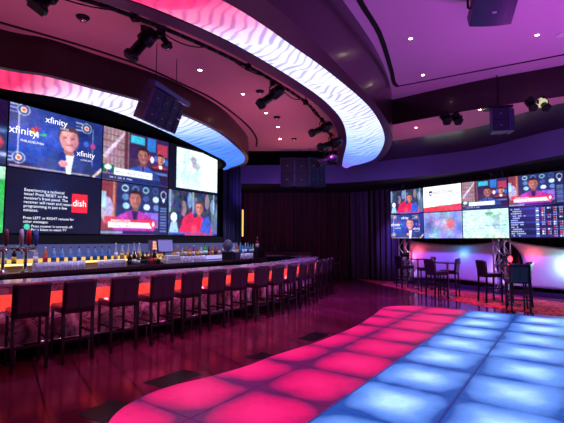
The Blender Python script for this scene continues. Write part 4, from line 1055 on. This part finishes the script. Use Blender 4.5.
def stage_light(pos, az, el, label, L=.42, r=.085, hang=.22, group=None):
    """theatre spot hung at pos, its barrel pointing along azimuth az and elevation el"""
    t = thing('stage_light', label, 'stage light', pos, az, group)
    R = Matrix.Translation((0, 0, -hang)) @ Matrix.Rotation(el, 4, 'X') @ Matrix.Rotation(-PI/2, 4, 'X')
    MB().lathe([(r*.5, -L*.5), (r*1.15, -L*.42), (r*1.2, -L*.05), (r*.75, 0), (r*.75, L*.05)], 14, M=R).build('lamp_housing', M['black_metal'], t)
    MB().lathe([(r*.8, L*.05), (r*.8, L*.42), (r*1.1, L*.44), (r*1.1, L*.55)], 14, M=R).build('barrel', M['black_metal'], t)
    MB().box((0, 0, L*.58), (r*1.7, r*1.7, .012), R).build('gel_frame', M['black'], t)
    MB().lathe([(.0, L*.56), (r*.95, L*.56), (r*.9, L*.565)], 14, M=R).build('lens', mat('dark_lens', '#4a50a0', .08, noise=.05), t)
    m = MB(); q = r*1.45
    for sx in (-1, 1): m.bar((sx*q, 0, -hang), (sx*q, 0, -.06), .03, .008)
    m.bar((-q, 0, -.06), (q, 0, -.06), .03, .008); m.build('yoke', M['black_metal'], t)
    MB().box((0, 0, -.02), (.06, .06, .09)).build('clamp', M['black_metal'], t)
    return t
x, y = ceil_pt(46, -22, BC); stage_light((x, y, BC-.03), 2.3, -1.1, 'black stage light cut off by the top edge, upper left', .30, .10, .18)
x, y = ceil_pt(143, 28, BC-.1); stage_light((x, y, BC-.1), 1.9, -.95, 'black stage light with a knobbly barrel above the screens, upper left', .46, .09, .20)
x, y = ceil_pt(163, 30, BC-.12); stage_light((x, y, BC-.1), -1.2, -.9, 'small black spotlight close to the ring, upper left', .22, .05, .12)
x, y = ceil_pt(272, 82, BC-.16); stage_light((x, y, BC-.16), 2.0, -.7, 'slim black spotlight hanging over the stools in mid bar ceiling', .52, .085, .24)
x, y = ceil_pt(322, 119, BC-.16); stage_light((x, y, BC-.16), 1.95, -.45, 'black spotlight near the far end of the ring', .55, .085, .22)
x, y = ceil_pt(331, 134, BC-.25); stage_light((x, y, BC-.25), 1.9, -.35, 'black spotlight at the ring tip, upper of two', .6, .10, .25)
x, y = ceil_pt(327, 150, BC-.5); stage_light((x, y, BC-.5), 1.9, -.35, 'black spotlight at the ring tip, lower of two', .6, .10, .28)
for i, (px, lab) in enumerate(((446, 'round stage light in the low far ceiling, left of the left pair'), (456.5, 'round stage light in the low far ceiling, right of the left pair'))):
    x, y = ceil_pt(px, 112.5, 4.6); stage_light((x, y, 4.6), 3.0+.3*i, -.9, lab, .24, .09, .14, 'stage lights in the low far ceiling')
for i, (px, lab) in enumerate(((531, 'stage light right of the blue speakers, left of its pair'), (543, 'stage light with a pale lens at the right, right of its pair'))):
    x, y = ceil_pt(px, 97.5, 4.6); t = stage_light((x, y, 4.6), 3.0+.3*i, -.9, lab, .26, .08, .14, 'stage lights in the low far ceiling')
    if i: t.children[3].data = t.children[3].data.copy(); t.children[3].data.materials[0] = emat('warm_lens', '#fff0c0', .7)

def speaker_box(t, Mx, w, d, h, name='speaker_box'):
    m = MB(); q = .72
    vs = [(-w/2, -d/2, -h/2), (w/2, -d/2, -h/2), (w/2*q, d/2, -h/2), (-w/2*q, d/2, -h/2), (-w/2, -d/2, h/2), (w/2, -d/2, h/2), (w/2*q, d/2, h/2), (-w/2*q, d/2, h/2)]
    m.add(vs, [(3, 2, 1, 0), (4, 5, 6, 7), (0, 1, 5, 4), (1, 2, 6, 5), (2, 3, 7, 6), (3, 0, 4, 7)], Mx); b = m.build(name, M['speaker'], t)
    MB().box((0, -d/2-.008, 0), (w*.9, .014, h*.92), Mx).build('grille', M['grille'], b)
    MB().box((0, -d/2-.017, 0), (w*.12, .004, h*.05), Mx).build('badge', mat('badge_silver', '#a0a4c8', .3, .6), b)
    for sx in (-1, 1): MB().box((sx*w*.48, -d/2+.02, 0), (.015, .05, h), Mx).build('edge_strip', M['edge_blue'], b)
# tilted cluster in front of the small ring
t = thing('speaker_cluster', 'tilted cluster of speaker boxes hanging in front of the lit fabric, left', 'speaker', (-1.72, 6.0, 3.86), 1.29)
Rt = Matrix.Rotation(math.radians(22), 4, 'X')
for sx, a in ((-1.5, -.25), (-.5, -.08), (.5, .08), (1.5, .25)):
    for sz in (0, 1):
        Mx = Rt @ Matrix.Translation((sx*.19, abs(a)*.10, -.17-.24*sz)) @ Matrix.Rotation(a, 4, 'Z'); speaker_box(t, Mx, .185, .28, .23)
MB().box((0, -.06, .0), (.95, .14, .07), Rt, bev=.01).build('mounting_bar', mat('mount_blue', '#3c3a78', .3, .3), t)
MB().tube((-.3, 0, .0), (-.3, 0, .62), .006, 6).tube((.25, 0, 0), (.25, 0, .62), .006, 6).build('suspension_cable', M['black'], t)
# pair of arrays at the far end
for px, w, rz, lab in ((294, .88, .06, 'hanging speaker array at the far end, the left and larger one'), (314, .62, .55, 'hanging speaker array at the far end, turned, right of the larger one')):
    d = 12.7; x = (px-282)/FOC*d; t = thing('speaker_cluster', lab, 'speaker', (x, d, 4.15), rz)
    for r in range(2):
        for c_ in range(2): speaker_box(t, Matrix.Translation(((c_-.5)*w/2, 0, -.22-.42*r)), w/2-.01, .4, .40)
    MB().box((0, 0, .02), (w, .35, .05)).build('mounting_bar', M['speaker'], t)
    MB().tube((-w*.25, 0, .0), (-w*.25, 0, .35), .006, 6).tube((w*.25, 0, 0), (w*.25, 0, .35), .006, 6).build('suspension_cable', M['black'], t)
# far right stack of two with a side box
d = 8.95; x = (502.5-282)/FOC*d; t = thing('speaker_cluster', 'pair of blue lit speaker boxes hanging below the far fascia at the right', 'speaker', (x, d, 4.62), -.18)
for r in range(2): speaker_box(t, Matrix.Translation((0, 0, -.20-.26*r)), .38, .32, .25)
MB().box((.26, .08, -.32), (.09, .32, .50), bev=.01).build('side_box', M['speaker'], t); MB().box((0, .02, -.03), (.54, .3, .04)).build('mounting_bar', M['black_metal'], t); MB().tube((0, 0, 0), (0, 0, .72), .012).build('suspension_cable', M['black'], t)
# speaker on the high ceiling
x, y = ceil_pt(490, 6, HC-.25); t = thing('hanging_speaker', 'black speaker box hung from the high ceiling at the top edge', 'speaker', (x, y, HC-.02), -.12); t.scale = (.82, .82, .82)
Mx = Matrix.Translation((0, 0, -.30)) @ Matrix.Rotation(math.radians(48), 4, 'X')
vs = []; q = 8
for k in range(q+1):
    u = -1+2*k/q
    for zz in (-.24, .24): vs.append((u*.36, -.22-.05*(1-u*u), zz))
fs = [(2*k, 2*k+2, 2*k+3, 2*k+1) for k in range(q)]; L0 = len(vs)
vs += [(-.30, .2, -.24), (.30, .2, -.24), (-.30, .2, .24), (.30, .2, .24)]
fs += [(L0, L0+2, L0+3, L0+1), (0, 1, L0+2, L0), (2*q, L0+1, L0+3, 2*q+1), tuple([2*k for k in range(q+1)][::-1])+(L0, L0+1), tuple(2*k+1 for k in range(q+1))+(L0+3, L0+2)]
MB().add(vs, fs, Mx).build('speaker_body', M['speaker'], t); MB().box((0, -.28, .0), (.07, .006, .03), Mx).build('badge', mat('badge_white', '#b0b0d0', .3), t)
MB().bar((-.38, 0, -.3), (-.38, 0, 0), .04, .01).bar((.38, 0, -.3), (.38, 0, 0), .04, .01).bar((-.38, 0, -.3), (.38, 0, -.3), .02, .02).build('bracket', M['black_metal'], t)

# ------------------------------------------------------------------ light
def light(kind, loc, col, e, size=.3, rot=None, spot=None, target=None, sy=None):
    l = bpy.data.lights.new('lamp_or_fill_light', kind); l.energy = e; l.color = col
    if kind == 'AREA':
        l.size = size
        if sy: l.shape = 'RECTANGLE'; l.size_y = sy
    else: l.shadow_soft_size = size
    if spot: l.spot_size = spot; l.spot_blend = .8
    o = bpy.data.objects.new('lamp_or_fill_light', l); C.objects.link(o); o.location = loc
    if target: o.rotation_euler = (Vector(target)-Vector(loc)).to_track_quat('-Z', 'Y').to_euler()
    return o
MAG = (1, .12, .55); PUR = (.42, .12, 1.); RED = (1, .06, .10)
# unseen spots added in the open room to brighten the high ceiling
light('SPOT', (5.5, 5.5, 2.2), (.85, .12, .95), 340, .4, spot=2.6, target=(4.5, 5.5, 5.3))
light('SPOT', (3.0, 2.0, 2.0), (.85, .12, .95), 190, .4, spot=2.6, target=(2.6, 3.5, 5.3))
# unseen spots added to brighten the bar ceiling
light('SPOT', (-2.6, 4.6, 2.6), (1, .22, .48), 50, .4, spot=2.4, target=(-2.3, 5.0, 4.5))
light('SPOT', (-.4, 8.6, 2.6), (1, .26, .36), 52, .4, spot=2.5, target=(-.3, 8.8, 4.5))
light('SPOT', (.4, 11.6, 2.8), (1, .27, .24), 42, .4, spot=2.4, target=(.4, 11.8, 4.5))
# spots from the rail onto floor, stools
for p, c_, e in (((-1.6, 3.9, 4.2), (1, .05, .28), 520), ((-.9, 5.6, 4.2), (.9, .055, .42), 560), ((.4, 7.8, 4.2), (.75, .07, .55), 620), ((1.3, 10.2, 4.2), (.55, .09, .85), 760), ((1.2, 11.9, 3.3), (.55, .1, .8), 560)):
    light('SPOT', p, c_, e, .15, spot=1.5, target=(p[0]+.9, p[1]+.9, 0))
# violet on far soffit
for p, tg in (((1.0, 13.6, 3.0), (1.0, 15.1, 3.75)), ((-1.2, 13.6, 3.0), (-1.2, 15.1, 3.75)), ((3.0, 12.6, 3.0), (3.8, 14.0, 3.75)), ((4.6, 11.0, 2.9), (5.6, 12.4, 3.75)), ((5.6, 9.6, 2.9), (7.0, 10.2, 3.75))):
    light('SPOT', p, (.30, .14, 1.), 40, .2, spot=1.9, target=tg)
# fabric panels: pink, cyan, white washes from small fittings
def RP(s, n, z): x, y = RW(s, n); return (x, y, z)
light('POINT', RP(.75, .40, 1.24), (1, .10, .16), 4.5, .04)
light('POINT', RP(2.6, .35, 1.22), (.08, .45, 1), 4, .05)
light('POINT', RP(4.7, .40, 1.22), (1, .09, .13), 5, .04)
light('POINT', RP(5.62, .34, .95), (.45, 1, .9), 17, .06)
for s in (1.2, 2.6, 4.6, 6.5): light('SPOT', RP(s, -1.4, 2.9), (.20, .085, 1), 230, .1, spot=1.5, target=RP(s, .62, 1.0))
light('SPOT', RP(.6, -1.5, 2.6), (.9, .6, 1), 420, .1, spot=.4, target=RP(.3, .4, .9))  # unseen spot added to brighten the left truss
light('SPOT', RP(4.3, -1.8, 2.6), (.8, .6, 1), 420, .1, spot=.4, target=RP(3.93, .4, .9))  # the same added spot for the right truss
light('SPOT', RP(-.4, -1.2, 3.3), (.34, .14, 1), 240, .1, spot=.75, target=RP(-.6, .85, 1.5))
light('SPOT', (4.7, 9.6, 3.9), (1, .09, .28), 430, .2, spot=1.25, target=(5.0, 11.2, 0))  # unseen spots added for the carpet and the high stools
light('SPOT', (5.0, 8.2, 3.9), (.45, .2, 1), 90, .2, spot=1.2, target=(5.3, 10.6, .8))
# unseen spots added to brighten the back bar and counter
for s in (4, 6, 8, 10): light('SPOT', (*LW(s, 7.6), 3.9), (.66, .58, 1), 320, .08, spot=1.3, target=(*LW(s, 8.2), 1.1))
for s in (3.2, 5.2, 7.4, 9.4): light('SPOT', (*LW(s, 6.0), 3.9), (.58, .52, 1), 190, .1, spot=1.1, target=(*LW(s, 6.2), 1.0))
light('POINT', (-1.35, 16.5, 2.6), (1, .45, .2), 6, .1)
light('SPOT', (.2, 13.5, 3.2), (.55, .10, .55), 60, .3, spot=2.0, target=(.4, 18, 1.6))  # unseen spot added to turn the back drapes purple

for s in (2.6, 4.6, 6.8, 9.0): light('SPOT', (*LW(s, 4.1), 3.4), (1, .30, .50), 14, .15, spot=1.0, target=(*LW(s+.3, 5.9), .45))  # unseen spots added to brighten the marble bar front
for s in (3.0, 4.4, 5.8, 7.4, 9.0, 10.6): light('SPOT', (*LW(s, 4.7 if s < 9 else 4.2), 3.9), (1, .04, .18), 130, .15, spot=.95, target=(*LW(s+.1, 5.6 if s < 9 else 4.6), 0))  # unseen red spots added to lift the dark floor by the stools
nb2 = offset(barc, -.07)
for i in range(24, 130, 8): light('POINT', (*nb2[i], .80), (1, .16, .24), .8, .03)
for i in range(20, 130, 8): light('SPOT', (*offset(barc, -.12)[i], .9), (1, .28, .62), 2.6, .03, spot=2.2, target=(*offset(barc, .02)[i], .3))
light('SPOT', (3.6, 10.9, 3.4), (1, .16, .75), 14, .2, spot=2.4, target=(3.7, 11.3, 4.68))  # unseen spots added to brighten the low far ceiling
light('SPOT', (5.4, 9.1, 3.5), (1, .16, .75), 12, .2, spot=2.4, target=(5.5, 9.5, 4.68))
light('SPOT', (1.2, 10.6, 3.2), (.25, .25, 1), 40, .2, spot=.9, target=(.5, 12.6, 3.8))  # unseen blue spots added to tint the hanging speakers
light('SPOT', (3.6, 6.4, 3.8), (.25, .3, 1), 25, .2, spot=.8, target=(4.8, 8.9, 4.3))
light('SPOT', (-.6, 4.2, 3.4), (.35, .2, 1), 14, .2, spot=.8, target=(-1.7, 6.0, 3.7))
w = bpy.data.worlds.new('ambient_fill'); bpy.context.scene.world = w; w.use_nodes = True  # dim purple ambient light added as fill
w.node_tree.nodes['Background'].inputs[0].default_value = (.25, .06, .28, 1); w.node_tree.nodes['Background'].inputs[1].default_value = .03

cam = bpy.data.cameras.new('camera'); co = bpy.data.objects.new('camera', cam); C.objects.link(co)
co.location = (0, 0, H); co.rotation_euler = (math.radians(94), 0, 0)
cam.sensor_width = 36; cam.lens = FOC/564*36; cam.clip_start = .05
sc = bpy.context.scene; sc.camera = co
sc.view_settings.view_transform = 'Standard'; sc.view_settings.look = 'None'; sc.view_settings.gamma = 1; sc.view_settings.exposure = 0
